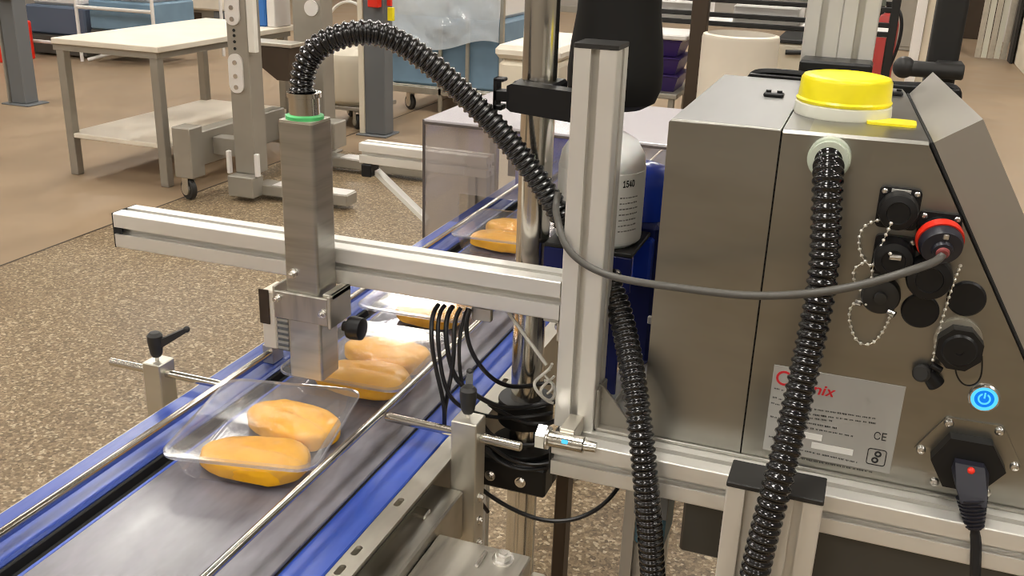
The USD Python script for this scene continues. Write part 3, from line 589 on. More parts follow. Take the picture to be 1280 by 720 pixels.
fillet(-.550, 1.004, fz, 186, 'orange chicken fillet at the front of the second tray', .122, .070, seed=4, group=G2)
tray(-.575, 1.272, 2, 'clear sealed tray third in line, seen just under the cross beam')
fillet(-.565, 1.236, fz, 184, 'orange chicken fillet in the third tray, under the cross beam', .10, .066, seed=5, group=G2)
fillet(-.575, 1.312, fz, 176, 'orange chicken fillet in the third tray, mostly hidden by the cross beam', .11, .068, seed=6, group=G2)
tray(-.590, 1.645, 3, 'clear sealed tray farthest up the belt, beside the polished pole')
fillet(-.590, 1.612, fz, 182, 'orange chicken fillet at the front of the farthest tray', .12, .072, .036, seed=7, group=G2)
fillet(-.594, 1.690, fz, 174, 'orange chicken fillet at the back of the farthest tray', .118, .068, seed=8, group=G2)
# small photo eye on the left wear strip, behind the square tube
pe = T('photo_eye', 'small cream and brown sensor box with blue grey grille behind the square tube', 'sensor', (-.70, 1.02, Z(-.5585)))
pe.part('eye_body', bx(-.693, -.672, 1.003, 1.04, Z(-.535), Z(-.455), .002), 'tabletop'); pe.part('eye_cover', bx(-.6945, -.680, 1.0005, 1.0028, Z(-.500), Z(-.453), .0006), 'brown')
gr = pe.part('grille', bx(-.6718, -.654, 1.004, 1.036, Z(-.535), Z(-.462), .001), 'bluegrey')
for k in range(9): pe.part('grille_bar', bx(-.6712, -.6546, 1.0022, 1.0045, Z(-.532 + .0077 * k), Z(-.5285 + .0077 * k), .0004), 'label', parent=gr)
pe.part('eye_foot', bx(-.700, -.684, 1.01, 1.035, Z(-.5612), Z(-.535), .001), 'galv')

# ------------------------------------------------------------------ polished pole and what it carries
PX, PY = -.3505, 1.062
po = T('polished_pole', 'tall polished steel pole standing beside the conveyor behind the cross beam', 'pole', (PX, PY, 0))
po.part('pole_tube', cyl((PX, PY, .02), (PX, PY, 2.55), .0195, n=48), 'chrome')
po.part('base_plate', [bx(PX - .02, PX + .22, PY - .10, PY + .14, 0, .012, .002), lathe([(.0, 0), (.04, 0), (.04, .03), (.02, .035), (0, .035)], (PX, PY, .012))], 'galv')
ca = po.part('clamp_collar', [lathe([(.0196, 0), (.042, 0), (.044, .003), (.044, .047), (.042, .05), (.0196, .05)], (PX, PY, Z(-.677)), n=40), bx(PX - .048, PX + .046, PY - .052, PY - .018, Z(-.672), Z(-.632), .003)], 'black', label='black clamp collar')
for x in (-.026, .014): po.part('bolt', hexbolt((PX + x, PY - .052, Z(-.655)), (0, -1, 0), .0052, .004), 'bolt', parent=ca)
po.part('stop_collar', [lathe([(.0196, 0), (.034, 0), (.035, .002), (.035, .03), (.034, .032), (.0196, .032)], (PX, PY, Z(-.596)), n=40)], 'black')
cl = po.part('clamp_lever', [bx(PX - .024, PX + .026, PY - .026, PY + .026, Z(-.201), Z(-.170), .003), hull([V(x, y, Z(z)) for x, y0, y1, z0, z1 in ((-.372, 1.015, 1.035, -.196, -.172), (-.366, 1.012, 1.037, -.199, -.169), (-.285, 1.012, 1.037, -.205, -.172)) for y in (y0, y1) for z in (z0, z1)])], 'black', label='black clamp lever')
po.part('lever_hook', [bx(-.389, -.370, 1.018, 1.032, Z(-.190), Z(-.178), .001), bx(-.389, -.384, 1.018, 1.032, Z(-.200), Z(-.165), .001), bx(-.389, -.378, 1.018, 1.032, Z(-.200), Z(-.194), .001), bx(-.389, -.377, 1.018, 1.032, Z(-.169), Z(-.165), .001)], 'black', parent=cl)
bp = T('brown_post', 'narrow dark brown post directly behind the polished pole', 'post', (-.343, 1.24, 0))
bp.part('post_tube', bx(-.353, -.334, 1.225, 1.255, .01, 2.5, .002), 'brown'); bp.part('foot', bx(-.37, -.31, 1.215, 1.27, 0, .01, .001), 'brown')
sv = T('rubber_sleeve', 'thick black rubber sleeve hanging down behind the upright column', 'rubber sleeve', (-.288, 1.14, Z(-.208)))
sp = [(0, 0), (.035, .002), (.049, .010), (.055, .026), (.0555, .045), (.053, .075), (.048, .11), (.046, .16), (.046, .55), (.040, .56), (0, .56)]
sv.part('sleeve', lathe(sp, (-.284, 1.14, Z(-.208)), (.0, -.0, 1), 48), 'blackm')
sv.part('suspension_arm', [bx(-.36, -.27, 1.085, 1.10, Z(.351), Z(.375), .002), bx(-.30, -.27, 1.085, 1.15, Z(.351), Z(.375), .002)], 'galv')
# solvent bottle on its shelf, blue motor
bo = T('white_bottle', 'white plastic bottle with printed label standing behind the upright column', 'bottle', (-.281, 1.09, Z(-.352)))
bo.part('bottle_body', lathe([(0, 0), (.046, 0), (.050, .004), (.050, .088), (.0475, .103), (.039, .117), (.026, .125), (.017, .129), (.017, .14), (0, .14)], (-.279, 1.09, Z(-.352)), n=56), 'white')
bo.part('bottle_cap', lathe([(.0, 0), (.019, 0), (.020, .002), (.020, .016), (.018, .018), (0, .018)], (-.279, 1.09, Z(-.214)), n=36), 'cap')
def wrap_text(m, cx, cy, r, ang0):
    """bend lettering that faces -Y round a bottle of radius r; ang0 = direction of its x = 0"""
    v = m.vertices.copy(); a = ang0 + v[:, 0] / r; rr = r - v[:, 1]
    m.vertices = np.c_[cx + rr * np.sin(a), cy - rr * np.cos(a), v[:, 2]]; return m
lab = trimesh.creation.annulus(.0499, .0504, .080, sections=64); lab.apply_translation((-.279, 1.09, Z(-.305)))
bl = bo.part('bottle_label', lab, 'paper')
bo.part('label_number', wrap_text(text('1540', .0075, (0, 0, Z(-.279)), .0005, True, 0, 0, .0165), -.279, 1.09, .0506, .74), 'ink', parent=bl, label='black number 1540')
ln = []
r5 = random.Random(8)
for k in range(7):
    z = Z(-.292 - .0065 * k); x = 0
    while x < .026:
        w = r5.uniform(.002, .005); ln.append(wrap_text(bx(x, min(x + w, .027), -.0004, .0001, z, z + .0016 * r5.uniform(.6, 1), .0001), -.279, 1.09, .0506, .70)); x += w + .0012
bo.part('small_print', ln, 'inkgrey', parent=bl, kind='stuff')
mo = T('blue_motor', 'blue painted motor with domed cover beside the white bottle', 'motor', (-.245, 1.17, BOT))
mo.part('motor_body', [bx(-.285, -.216, 1.145, 1.235, BOT, Z(-.345), .006), cyl((-.249, 1.185, Z(-.36)), (-.249, 1.185, Z(-.325)), .035, n=40)], 'navy')  # body darker than its cover, shade put into the blue
mo.part('fan_cover', lathe([(.036, 0), (.036, .040), (.034, .052), (.026, .062), (.012, .067), (0, .068)], (-.249, 1.185, Z(-.345)), n=44), 'bluemotor', label='bright blue domed cover')
mo.part('terminal_plate', bx(-.221, -.2155, 1.1395, 1.1449, Z(-.472), Z(-.462), .001), 'lid'); mo.part('terminal_box', bx(-.245, -.221, 1.128, 1.146, Z(-.42), Z(-.36), .003), 'bluemotor')
sh = T('bottle_shelf', 'dark bracket shelf carrying the white bottle', 'bracket', (-.281, 1.09, Z(-.36)))
sh.part('shelf_plate', bx(-.331, -.226, 1.045, 1.140, Z(-.3575), Z(-.3525), .001), 'dark')
sh.part('shelf_flange', [bx(-.331, -.226, 1.045, 1.049, Z(-.40), Z(-.3575), .001), bx(-.285, -.235, 1.049, 1.053, Z(-.5325), Z(-.38), .001)], 'navy')
sh.part('bolt', hexbolt((-.243, 1.045, Z(-.378)), (0, -1, 0), .0045, .003), 'bolt')

# sensor barrel at the foot of the column
se = T('barrel_sensor', 'small steel barrel sensor with blue light at the foot of the upright column', 'sensor', (-.25, .9085, Z(-.5265)))
sy, sz = .9085, Z(-.5265)
se.part('barrel', [cyl((-.280, sy, sz), (-.232, sy, sz - .0), .0088, n=32, cham=.001), cyl((-.232, sy, sz), (-.219, sy, sz), .0062, .0055, 24)], 'chrome')
se.part('lock_nut', [cyl((-.284, sy, sz), (-.274, sy, sz), .0145, n=6), cyl((-.2735, sy, sz), (-.2715, sy, sz), .0125, n=24)], 'bolt')
se.part('blue_light', bx(-.2555, -.2485, sy - .0092, sy - .007, sz + .0015, sz + .0062, .001), 'led_cyan', label='bright blue light')
se.part('mount_strap', [bx(-.262, -.245, sy + .004, .9505, sz - .0055, sz + .012, .001)], 'galv')
# white tie and rod beside the pole, black leads under the beam
ti = T('white_cable_tie', 'tangle of white cable ties beside the pole left of the column', 'cable tie', at(678, 480, Y=1.0))
def pxs(l): return [at(x, y, Y=Y) for x, y, Y in l]
ti.part('tie_loop', [tube(pxs([(690, 455, 1.0), (676, 470, 1.0), (668, 480, .99), (674, 492, .99), (688, 500, 1.0), (694, 488, 1.01), (680, 476, 1.01)]), .0019, 60, 6), tube(pxs([(693, 470, 1.01), (684, 478, 1.), (676, 488, .992), (680, 498, .995), (692, 504, 1.0)]), .0017, 40, 6), tube(pxs([(688, 462, 1.02), (682, 470, 1.01), (690, 480, 1.0), (684, 492, .998)]), .0014, 40, 6)], 'whitecable')
ro = T('white_stay', 'thin pale stay slanting from the cross beam past the pole', 'stay', at(640, 400, Y=.99))
ro.part('stay_rod', cyl(at(632, 386, Y=.997), at(683, 456, Y=1.0), .0022, n=10), 'whitecable')
bc = T('sensor_leads', 'bundle of thin black leads looping from under the cross beam to the pole', 'cable', at(565, 385, Y=.975))
leads = [
 [(548, 381, .97), (540, 400, .95), (540, 430, .94), (547, 470, .94), (555, 510, .945), (560, 560, .97), (600, 610, .99), (680, 650, 1.0), (740, 640, 1.02), (775, 605, 1.06)],
 [(556, 382, .972), (548, 402, .955), (549, 440, .945), (556, 480, .945), (572, 505, .955), (610, 520, .985), (650, 522, 1.015), (690, 516, 1.02)],
 [(566, 383, .974), (558, 404, .958), (560, 440, .95), (572, 475, .955), (592, 492, .965), (625, 508, .99), (662, 508, 1.02), (695, 502, 1.03)],
 [(576, 385, .976), (568, 410, .962), (567, 445, .952), (560, 490, .95), (556, 540, .955), (575, 590, .975), (610, 640, 1.0)],
 [(588, 386, .978), (583, 410, .97), (590, 440, .966), (610, 468, .975), (635, 482, 1.0), (662, 482, 1.03), (690, 478, 1.04)],
    [(612, 505, .985), (640, 522, 1.01), (672, 530, 1.02), (700, 522, 1.03)], [(604, 530, .985), (630, 552, 1.0), (668, 556, 1.012), (705, 545, 1.03)], [(606, 560, .99), (640, 584, .998), (684, 584, 1.0)],
 [(585, 385, .982), (576, 415, .972), (574, 450, .962), (580, 490, .96), (600, 540, .97), (640, 575, .99), (680, 580, 1.0), (720, 560, 1.05)]]
for k, l in enumerate(leads): bc.part('lead', tube(pxs(l), (.0027, .0025, .0030, .0026, .0027, .003, .0027, .0025, .0023)[k], 90, 8), 'blackcable')
bc.part('ferrite_clip', [bx(*sum([[q - e, q + e] for q, e in zip(at(603, 392, Y=.985), (.012, .004, .008))], []), .001)], 'galv')

# things below the base beam
tbx = T('teal_valve_box', 'small dark teal box hanging under the base beam behind the hose', 'valve box', (-.175, 1.06, Z(-.72)))
tbx.part('box_body', bx(-.195, -.158, 1.04, 1.10, Z(-.725), Z(-.645), .003), 'teal'); tbx.part('box_lid', bx(-.197, -.156, 1.035, 1.04, Z(-.68), Z(-.645), .001), 'bluegrey')
tbx.part('hanger', bx(-.185, -.165, 1.06, 1.08, Z(-.645), Z(-.58), .001), 'galv')

# ------------------------------------------------------------------ clear tunnel guard over the conveyor
GX0, GX1, GY0, GY1, GZ0, GZ1 = -.742, -.225, 1.70, 2.06, Z(-.572), Z(-.347)
gz = (GZ1 - H)
GX0, GX1 = -.741 * 1.70 / 1.6, -.30; GZ1 = Z(-.347 * 1.70 / 1.6); GZ0 = Z(-.60)
gu = T('tunnel_guard', 'smoky clear plastic tunnel guard over the far conveyor with glare painted into its pale roof', 'machine guard', (-.5, 1.88, GZ0))
nt = sbox(GX0, GZ0, GX1, GZ1).difference(sbox(-.715, GZ0 - .01, -.43, Z(-.50)))
gu.part('front_panel', extr(nt, GY0, GY0 + .004, 'y'), 'panel'); gu.part('side_panel', bx(GX0, GX0 + .004, GY0 + .004, GY1, GZ0, GZ1, .0005), 'panel')
gu.part('roof_panel', bx(GX0, GX1, GY0 - .002, GY1, GZ1, GZ1 + .005, .001), 'paneltop')
gu.part('edge_trim', [bx(GX0 - .002, GX0 + .002, GY0 - .003, GY0 + .002, GZ0, GZ1 + .004, .0005), bx(GX0, GX1, GY0 - .004, GY0 - .0005, GZ1 - .004, GZ1 + .001, .0004)], 'paneledge')
gu.part('corner_post', [bx(GX0 + .004, GX0 + .02, GY1 - .02, GY1, .012, GZ1, .001), bx(GX1 - .02, GX1, GY1 - .02, GY1, .012, GZ1, .001), bx(GX1 - .02, GX1, GY0, GY0 + .02, .012, GZ1, .001)], 'greysteel')
fbm_ = T('far_beam', 'aluminium profile crossing beyond the conveyor with a diagonal brace, left of the guard', 'aluminium profile', (-.9, 1.9, Z(-.49)))
fbm_.part('extrusion', prof('x', -1.035, -.735, 1.92, Z(-.4965)), 'alu', smooth=20)
fbm_.part('brace', [hull([V(x, 1.925 + d, Z(z) + e) for x, z in ((-1.02, -.53), (-.88, -.64)) for d in (-.012, .012) for e in (-.006, .006)])], 'whitecable', label='pale diagonal brace')
fbm_.part('brace_clip', [bx(-1.03, -1.005, 1.895, 1.935, Z(-.548), Z(-.52), .002)], 'black')
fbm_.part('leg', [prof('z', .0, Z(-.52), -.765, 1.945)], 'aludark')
wc = T('cream_machine', 'cream box-shaped machine with rounded top edge beyond the guard', 'machine', (-.9, 3.2, 0))
wc.part('machine_body', [bx(-1.19, -.98, 3.15, 3.62, .02, Z(-.445), .02)], 'cream'); wc.part('machine_top', bx(-1.20, -.97, 3.14, 3.65, Z(-.445), Z(-.40), .018), 'tabletop')
wc.part('handle', bx(-1.10, -1.06, 3.135, 3.1495, Z(-.53), Z(-.515), .003), 'black'); wc.part('display', bx(-1.05, -1.0, 3.145, 3.1495, Z(-.52), Z(-.50), .001), 'paper')

# ------------------------------------------------------------------ posts behind the cabinet
wp = T('white_pillar', 'wide pale aluminium double profile rising behind the cabinet roof', 'aluminium profile', (-.048, 1.40, 0))
wp.part('extrusion', [prof('z', .012, 2.4, -.073, 1.402), prof('z', .012, 2.4, -.028, 1.402)], 'alu', smooth=20)
wp.part('foot_bracket', [bx(-.092, -.004, 1.325, 1.378, Z(-.20), Z(-.158), .003)], 'black'); wp.part('foot', bx(-.11, .01, 1.36, 1.44, 0, .012, .002), 'cap')
kp = T('black_post', 'thick black post with a horizontal black arm behind the right end of the cabinet', 'post', (.095, 1.70, 0))
kp.part('post_tube', [extr(affinity.translate(rrect(.045, .06, .008), .0955, 1.72), .012, 2.5, 'z')], 'dark'); kp.part('foot', bx(.05, .14, 1.66, 1.78, 0, .012, .002), 'dark')
kp.part('arm', [cyl((.040, 1.655, Z(-.198)), (.125, 1.655, Z(-.198)), .012, n=24, cham=.002), bx(.085, .125, 1.655, 1.70, Z(-.21), Z(-.186), .003)], 'cap'); kp.part('arm_knob', sph((.040, 1.655, Z(-.197)), .0165, 3), 'cap')

# ------------------------------------------------------------------ background of the hall
def castor(t, x, y, r=.06, top=.16, turn=0):
    """a swivel castor: wheel, fork and hub, turned about its stem"""
    def go(m): m.apply_translation((-x, -y, 0)); m.apply_transform(rot([0, 0, 1], turn)); m.apply_translation((x, y, 0)); return m
    k = t.part('castor', go(cyl((x - .018, y, r), (x + .018, y, r), r, n=28, cham=.006)), 'cap')
    t.part('castor_fork', [go(q) for q in (bx(x - .028, x - .020, y - .03, y + .03, r * .7, top, .002), bx(x + .020, x + .028, y - .03, y + .03, r * .7, top, .002), bx(x - .028, x + .028, y - .03, y + .03, top - .01, top, .002))], 'galv', parent=k)
    t.part('hub', go(cyl((x - .03, y, r), (x + .03, y, r), r * .55, n=16)), 'galv', parent=k)
tabl = T('work_table', 'long steel work table with cream top and lower shelf at the upper left', 'table', (-4.5, 5.6, 0))
tabl.part('table_top', bx(-4.92, -4.10, 5.03, 6.62, .852, .888, .004), 'tabletop'); tabl.part('apron', [bx(-4.93, -4.13, 5.05, 5.08, .81, .852, .002), bx(-4.16, -4.13, 5.08, 6.56, .81, .852, .002), bx(-4.93, -4.90, 5.08, 6.56, .81, .852, .002)], 'greysteel')
for x in (-4.885, -4.165):
    for y in (5.085, 6.50): tabl.part('leg', [bx(x - .03, x + .03, y - .03, y + .03, .0, .852, .004)], 'greysteel')
tabl.part('lower_shelf', bx(-4.91, -4.14, 5.06, 6.53, .25, .28, .004), 'tabletop')
lf = T('column_lift', 'grey steel column lift with white plates on castors beside the work table', 'lifting column', (-3.5, 5.1, 0))
lf.part('mast', bx(-3.622, -3.478, 5.06, 5.20, .16, 2.05, .006), 'greysteel'); lf.part('guide_strip', bx(-3.477, -3.43, 5.06, 5.10, .90, 2.0, .003), 'whitecable')
for z0, z1 in ((.655, .885), (1.05, 1.30)):
    k = lf.part('white_plate', extr(affinity.translate(rrect(.098, z1 - z0, .045), -3.568, (z0 + z1) / 2), 5.048, 5.0595, 'y'), 'lid', label='white oval plate')
    for z in (z0 + .035, z0 + .10, z1 - .05): lf.part('bolt', cyl((-3.568, 5.048, z), (-3.568, 5.041, z), .014, n=16), 'bolt', parent=k)
lf.part('mast_holes', [cyl((-3.568, 5.0605, z), (-3.568, 5.056, z), .009, n=14) for z in (.915, .955, .99, 1.02)], 'hole')
lf.part('foot', [bx(-3.50, -2.86, 5.08, 5.21, .03, .10, .006), bx(-3.63, -3.45, 4.98, 5.10, .03, .16, .006)], 'greysteel'); lf.part('foot_top', bx(-3.38, -2.87, 5.085, 5.205, .10, .104, .001), 'lid')
lf.part('foot', [bx(-3.50, -2.75, 5.92, 6.05, .03, .10, .006)], 'greysteel'); lf.part('foot_top', bx(-3.38, -2.76, 5.925, 6.045, .10, .104, .001), 'lid')
lf.part('cross_member', bx(-3.93, -3.40, 5.90, 6.06, .16, .34, .006), 'greysteel')
lf.part('side_arm', [bx(-3.92, -3.79, 4.86, 4.99, .14, .45, .006), bx(-3.90, -3.80, 4.99, 5.92, .20, .41, .006), bx(-3.80, -3.622, 5.09, 5.19, .25, .36, .004)], 'greysteel')
castor(lf, -3.855, 4.90, .068, .15, 70); castor(lf, -3.62, 5.98, .06, .165)
for x in (-3.645, -3.445): lf.part('corner_tab', bx(x - .012, x + .012, 5.02, 5.05, .16, .30, .003), 'lid')
lf.part('hopper', hull([V(x, y, z) for x, z in ((-3.98, .845), (-3.98, .80), (-3.62, .84), (-3.63, .63), (-3.72, .63)) for y in (5.72, 5.89)]), 'brown', label='dark brown hopper')
lf.part('hopper_stand', bx(-3.68, -3.64, 5.80, 5.85, .34, .66, .003), 'greysteel'); lf.part('hopper_arm', bx(-4.0, -3.60, 5.715, 5.895, .846, .87, .003), 'galv')
l2 = T('rear_column', 'second grey steel column with round white disc behind the square tube', 'column', (-3.83, 6.38, 0))
l2.part('mast', bx(-3.945, -3.71, 6.3, 6.46, .012, 2.2, .006), 'greysteel'); l2.part('disc', cyl((-3.785, 6.288, 1.05), (-3.785, 6.2995, 1.05), .055, n=28), 'lid'); l2.part('foot', bx(-3.98, -3.68, 6.26, 6.5, 0, .012, .003), 'greysteel')
single('blue_box', bx(-4.42, -4.20, 6.35, 6.58, .8885, 1.10, .012), 'sky', 'bright blue box standing on the far end of the work table', 'box')
single('white_carton', bx(-4.19, -4.12, 6.35, 6.56, .8885, 1.10, .006), 'lid', 'white carton beside the blue box on the work table', 'carton')
wb = T('wheeled_tank', 'pale wheeled tank with hose behind the corrugated hose', 'tank', (-4.15, 7.4, 0))
wb.part('tank_body', lathe([(0, 0), (.20, 0), (.26, .05), (.27, .10), (.27, .36), (.24, .42), (.10, .46), (0, .46)], (-4.12, 7.5, .17), n=40), 'cream'); wb.part('tank_frame', bx(-4.40, -3.85, 7.25, 7.75, .15, .18, .004), 'greysteel')
for x, y in ((-4.28, 7.28), (-3.98, 7.28), (-4.28, 7.72), (-3.98, 7.72)): castor(wb, x, y, .06, .15, 50)
wb.part('tank_handle', tube([V(-4.3, 7.45, .55), V(-4.3, 7.45, .9), V(-4.15, 7.45, 1.0), V(-4.0, 7.45, .95), V(-3.95, 7.42, .55)], .012, 40), 'whitecable')
bgp = T('hall_post', 'blue grey steel post with a pale edge strip behind the hose arch', 'post', (-3.72, 7.1, 0))
bgp.part('post_tube', bx(-3.81, -3.63, 7.1, 7.25, .012, 3.2, .006), 'bluegrey'); bgp.part('edge_strip', bx(-3.857, -3.812, 7.09, 7.13, .012, 3.2, .003), 'cream'); bgp.part('foot', bx(-3.87, -3.60, 7.05, 7.3, 0, .012, .003), 'bluegrey')
bgp.part('red_box', bx(-3.735, -3.645, 7.03, 7.098, 1.01, 1.25, .006), 'red', label='red box'); bgp.part('yellow_tag', bx(-3.61, -3.56, 7.12, 7.15, .91, 1.01, .003), 'yellow'); bgp.part('red_tag', bx(-3.615, -3.58, 7.12, 7.15, 1.02, 1.25, .003), 'red')
# large wrapped bin on castors
wr = T('wrapped_bin', 'large blue bin on castors under a sagging clear stretch wrap', 'bin', (-3.62, 8.7, 0))
wr.part('bin_body', [bx(-4.16, -3.09, 8.25, 9.3, .24, .84, .02)], 'crate'); [wr.part('bin_frame', q, 'galv') for q in (bx(-4.20, -4.165, 8.2, 8.24, .20, 1.5, .003), bx(-3.085, -3.05, 8.2, 8.24, .20, 1.5, .003), bx(-4.165, -3.085, 8.2, 8.24, .17, .23, .003), bx(-3.66, -3.63, 8.2, 8.235, .02, .84, .003), bx(-3.40, -3.37, 8.2, 8.235, .02, .84, .003), bx(-4.20, -4.165, 9.31, 9.35, .12, 1.5, .003), bx(-3.085, -3.05, 9.31, 9.35, .12, 1.5, .003), bx(-4.165, -3.085, 8.24, 9.3, .20, .238, .003))]
wr.part('bin_content', bx(-4.12, -3.66, 8.3, 9.2, .841, 1.35, .03), 'tabletop'); wr.part('bin_content', bx(-3.62, -3.15, 8.3, 9.1, .841, 1.30, .03), 'lid')
uu, vv = np.meshgrid(np.linspace(0, 1, 70), np.linspace(0, 1, 40), indexing='ij')
xw = -4.24 + 1.17 * uu; zw = 1.52 - vv * (.83 + .16 * np.sin(uu * 3.0 + .4) ** 2 * (.3 + uu)) ; yw = 8.17 - .05 * meshkit.fbm(np.stack([uu * 6, vv * 5, uu * 0], -1), 4) * (.3 + vv)
P_ = np.stack([xw, yw, zw], -1); ii, jj = np.meshgrid(np.arange(69), np.arange(39), indexing='ij'); q0 = ii * 40 + jj
fr_ = np.vstack([np.c_[q0.ravel(), (q0 + 40).ravel(), (q0 + 41).ravel()], np.c_[q0.ravel(), (q0 + 41).ravel(), (q0 + 1).ravel()]])
back = P_.copy(); back[..., 1] += .004
wr.part('stretch_wrap', trimesh.Trimesh(np.vstack([P_.reshape(-1, 3), back.reshape(-1, 3)]), np.vstack([fr_, fr_[:, ::-1] + 2800])), 'wrap', smooth=True)
for x, y in ((-3.98, 8.3), (-3.2, 8.3), (-3.98, 9.2), (-3.2, 9.2)): castor(wr, x, y, .07, .20, 60)
tr_ = T('dark_trolley', 'tall dark trolley with blue tub and green panel, left of the polished pole', 'trolley', (-3.6, 10.4, 0))
tr_.part('trolley_body', bx(-3.80, -3.40, 10.1, 10.7, .16, 1.25, .01), 'dark'); tr_.part('tub', bx(-3.64, -3.38, 9.9, 10.098, .69, 1.0, .015), 'sky'); tr_.part('side_panel', bx(-3.53, -3.40, 10.05, 10.095, .20, .685, .005), 'greenp')
for x in (-3.74, -3.46):
    for y in (10.2, 10.6): castor(tr_, x, y, .07, .16)
# crate racks upper left
cr = T('crate_rack', 'white tubular rack trolley holding blue plastic bins at the far upper left', 'rack trolley', (-8.6, 9.4, 0))
cr.part('bin', bx(-8.36, -7.50, 9.15, 9.9, .36, .68, .02), 'crate'); cr.part('bin', bx(-9.42, -8.56, 9.3, 10.2, .24, .56, .02), 'cratedark')
cr.part('bin', bx(-8.70, -8.20, 9.95, 10.5, .40, 1.1, .02), 'purple'); cr.part('cloth', bx(-8.2, -7.55, 9.2, 9.8, .681, .80, .03), 'lid'); cr.part('cloth', bx(-9.4, -8.7, 9.4, 10.1, .561, .66, .03), 'lid')
for a_, b_ in (((-8.46, 9.08, .0), (-8.46, 9.08, .95)), ((-7.43, 9.08, .22), (-7.43, 9.08, .95)), ((-8.46, 9.08, .60), (-7.43, 9.08, .60)), ((-8.46, 9.08, .92), (-7.43, 9.08, .92)), ((-8.46, 9.08, .16), (-7.43, 9.08, .24)), ((-9.5, 9.1, .18), (-8.46, 9.08, .18)), ((-9.5, 9.1, .0), (-9.5, 9.1, .9)), ((-9.5, 10.3, .0), (-9.5, 10.3, .9)), ((-7.43, 10.3, .0), (-7.43, 10.3, .95)), ((-7.43, 9.08, .22), (-7.43, 10.3, .22)), ((-9.5, 9.1, .18), (-9.5, 10.3, .18)), ((-8.40, 9.1, .02), (-7.9, 9.6, .2))):
    cr.part('rack_tube', cyl(a_, b_, .02, n=12), 'lid')
cr.part('pallet', bx(-9.4, -8.55, 9.25, 10.2, .02, .235, .01), 'shadowgrey'); cr.part('pallet', bx(-8.36, -7.5, 9.15, 9.9, .25, .355, .01), 'shadowgrey')
wl = T('low_white_unit', 'long low unit with white lid and dark slot against the far end of the hall', 'unit', (-10.3, 13.6, 0))
wl.part('unit_body', bx(-10.9, -9.72, 13.3, 14.0, .012, .19, .01), 'greysteel'); wl.part('lid', bx(-11.0, -9.5, 13.2, 14.1, .19, .55, .03), 'tabletop'); wl.part('slot', bx(-10.75, -9.95, 13.28, 13.298, .03, .14, .004), 'brown'); wl.part('side_box', bx(-9.70, -9.45, 13.25, 13.9, .012, .185, .01), 'bluegrey')
st = T('steel_post', 'grey steel post with clamp standing at the left edge of the hall', 'post', (-7.05, 6.8, 0))
st.part('post_tube', bx(-7.13, -6.97, 6.75, 6.9, .012, 3., .006), 'bluegrey'); st.part('post_flange', bx(-7.15, -7.135, 6.73, 6.92, .012, 3., .003), 'greysteel'); st.part('foot', bx(-7.2, -6.9, 6.7, 6.95, 0, .012, .003), 'bluegrey'); st.part('clamp', bx(-7.1, -6.95, 6.70, 6.748, .90, .97, .004), 'dark')
single('red_barrier', [cyl((-9.10, 8.58, .0), (-9.10, 8.58, .50), .055, n=20, cham=.01)], 'red', 'short red bollard left of the steel post at the left edge', 'bollard')
single('red_barrier', [cyl((-9.08, 8.94, .0), (-9.08, 8.94, .42), .06, n=20, cham=.01)], 'red', 'short red bollard just right of the steel post, before the crates', 'bollard')
# right of the pole: rack, tubs, white drum, boxes
rk = T('storage_rack', 'dark tubular storage rack with pale shelf behind the purple tubs', 'rack', (-.5, 5.6, 0))
for x in (-1.35, .05):
    for y in (5.5, 6.2): rk.part('rack_post', bx(x - .02, x + .02, y - .02, y + .02, 0, 1.9, .003), 'dark')
for z in (1.20, 1.245, 1.32): rk.part('rack_rail', bx(-1.35, .05, 5.485, 5.515, z - .012, z + .012, .003), 'dark')
rk.part('rack_shelf', bx(-1.35, .05, 5.49, 6.2, 1.185, 1.20, .003), 'lid'); rk.part('rack_board', bx(-.80, .0, 5.6, 5.64, 1.33, 1.9, .004), 'board', label='grey green board')
rk.part('rack_shelf', bx(-1.35, .05, 5.49, 6.2, .30, .33, .003), 'greysteel')
for x0, x1, z in ((-.76, -.42, 1.258), (-.38, -.06, 1.258), (-1.28, -.92, 1.258)):
    single('white_box', bx(x0, x1, 5.55, 5.95, 1.2005, 1.30, .01), 'lid', ('shallow white box on the rack behind the drum, left one', 'shallow white box on the rack behind the drum, right one', 'shallow white box on the rack above the purple tubs')[int(x0 > -.5) if x0 > -1 else 2], 'box')
dk = T('dark_upright', 'slim dark grey upright left of the white drum', 'post', (-.84, 5.0, 0))
dk.part('post_tube', bx(-.885, -.805, 5.0, 5.06, .012, 2.4, .004), 'brown'); dk.part('foot', bx(-.93, -.76, 4.95, 5.1, 0, .012, .002), 'brown')
tt = T('tub_table', 'grey side table under the stack of purple tubs', 'table', (-1.02, 5.2, 0))
tt.part('table_top', bx(-1.4, -.92, 5.0, 5.45, .86, .885, .003), 'greysteel')
for x in (-1.37, -.95):
    for y in (5.03, 5.42): tt.part('leg', bx(x - .015, x + .015, y - .015, y + .015, 0, .86, .002), 'greysteel')
for k in range(3):
    z = .8855 + .088 * k
    t = T('purple_tub', ('deep purple tub at the bottom of the stack', 'deep purple tub in the middle of the stack', 'deep purple tub on top of the stack under a white lid')[k], 'tub', (-1.06, 5.2, z), group='purple tubs on the side table')
    t.part('tub_body', [hull([V(-1.06 + sx * w, 5.2 + sy * d, z + h) for sx in (-1, 1) for sy in (-1, 1) for w, d, h in ((.105, .12, 0), (.128, .15, .076))])], 'purple'); t.part('tub_rim', bx(-1.195, -.925, 5.045, 5.355, z + .076, z + .085, .003), 'purple')
    if k == 2: t.part('tub_lid', bx(-1.21, -.90, 5.03, 5.37, z + .0855, z + .112, .006), 'lid', label='white lid')
dr = T('white_drum', 'tall cream white drum behind the cabinet roof', 'drum', (-.59, 4.6, 0))
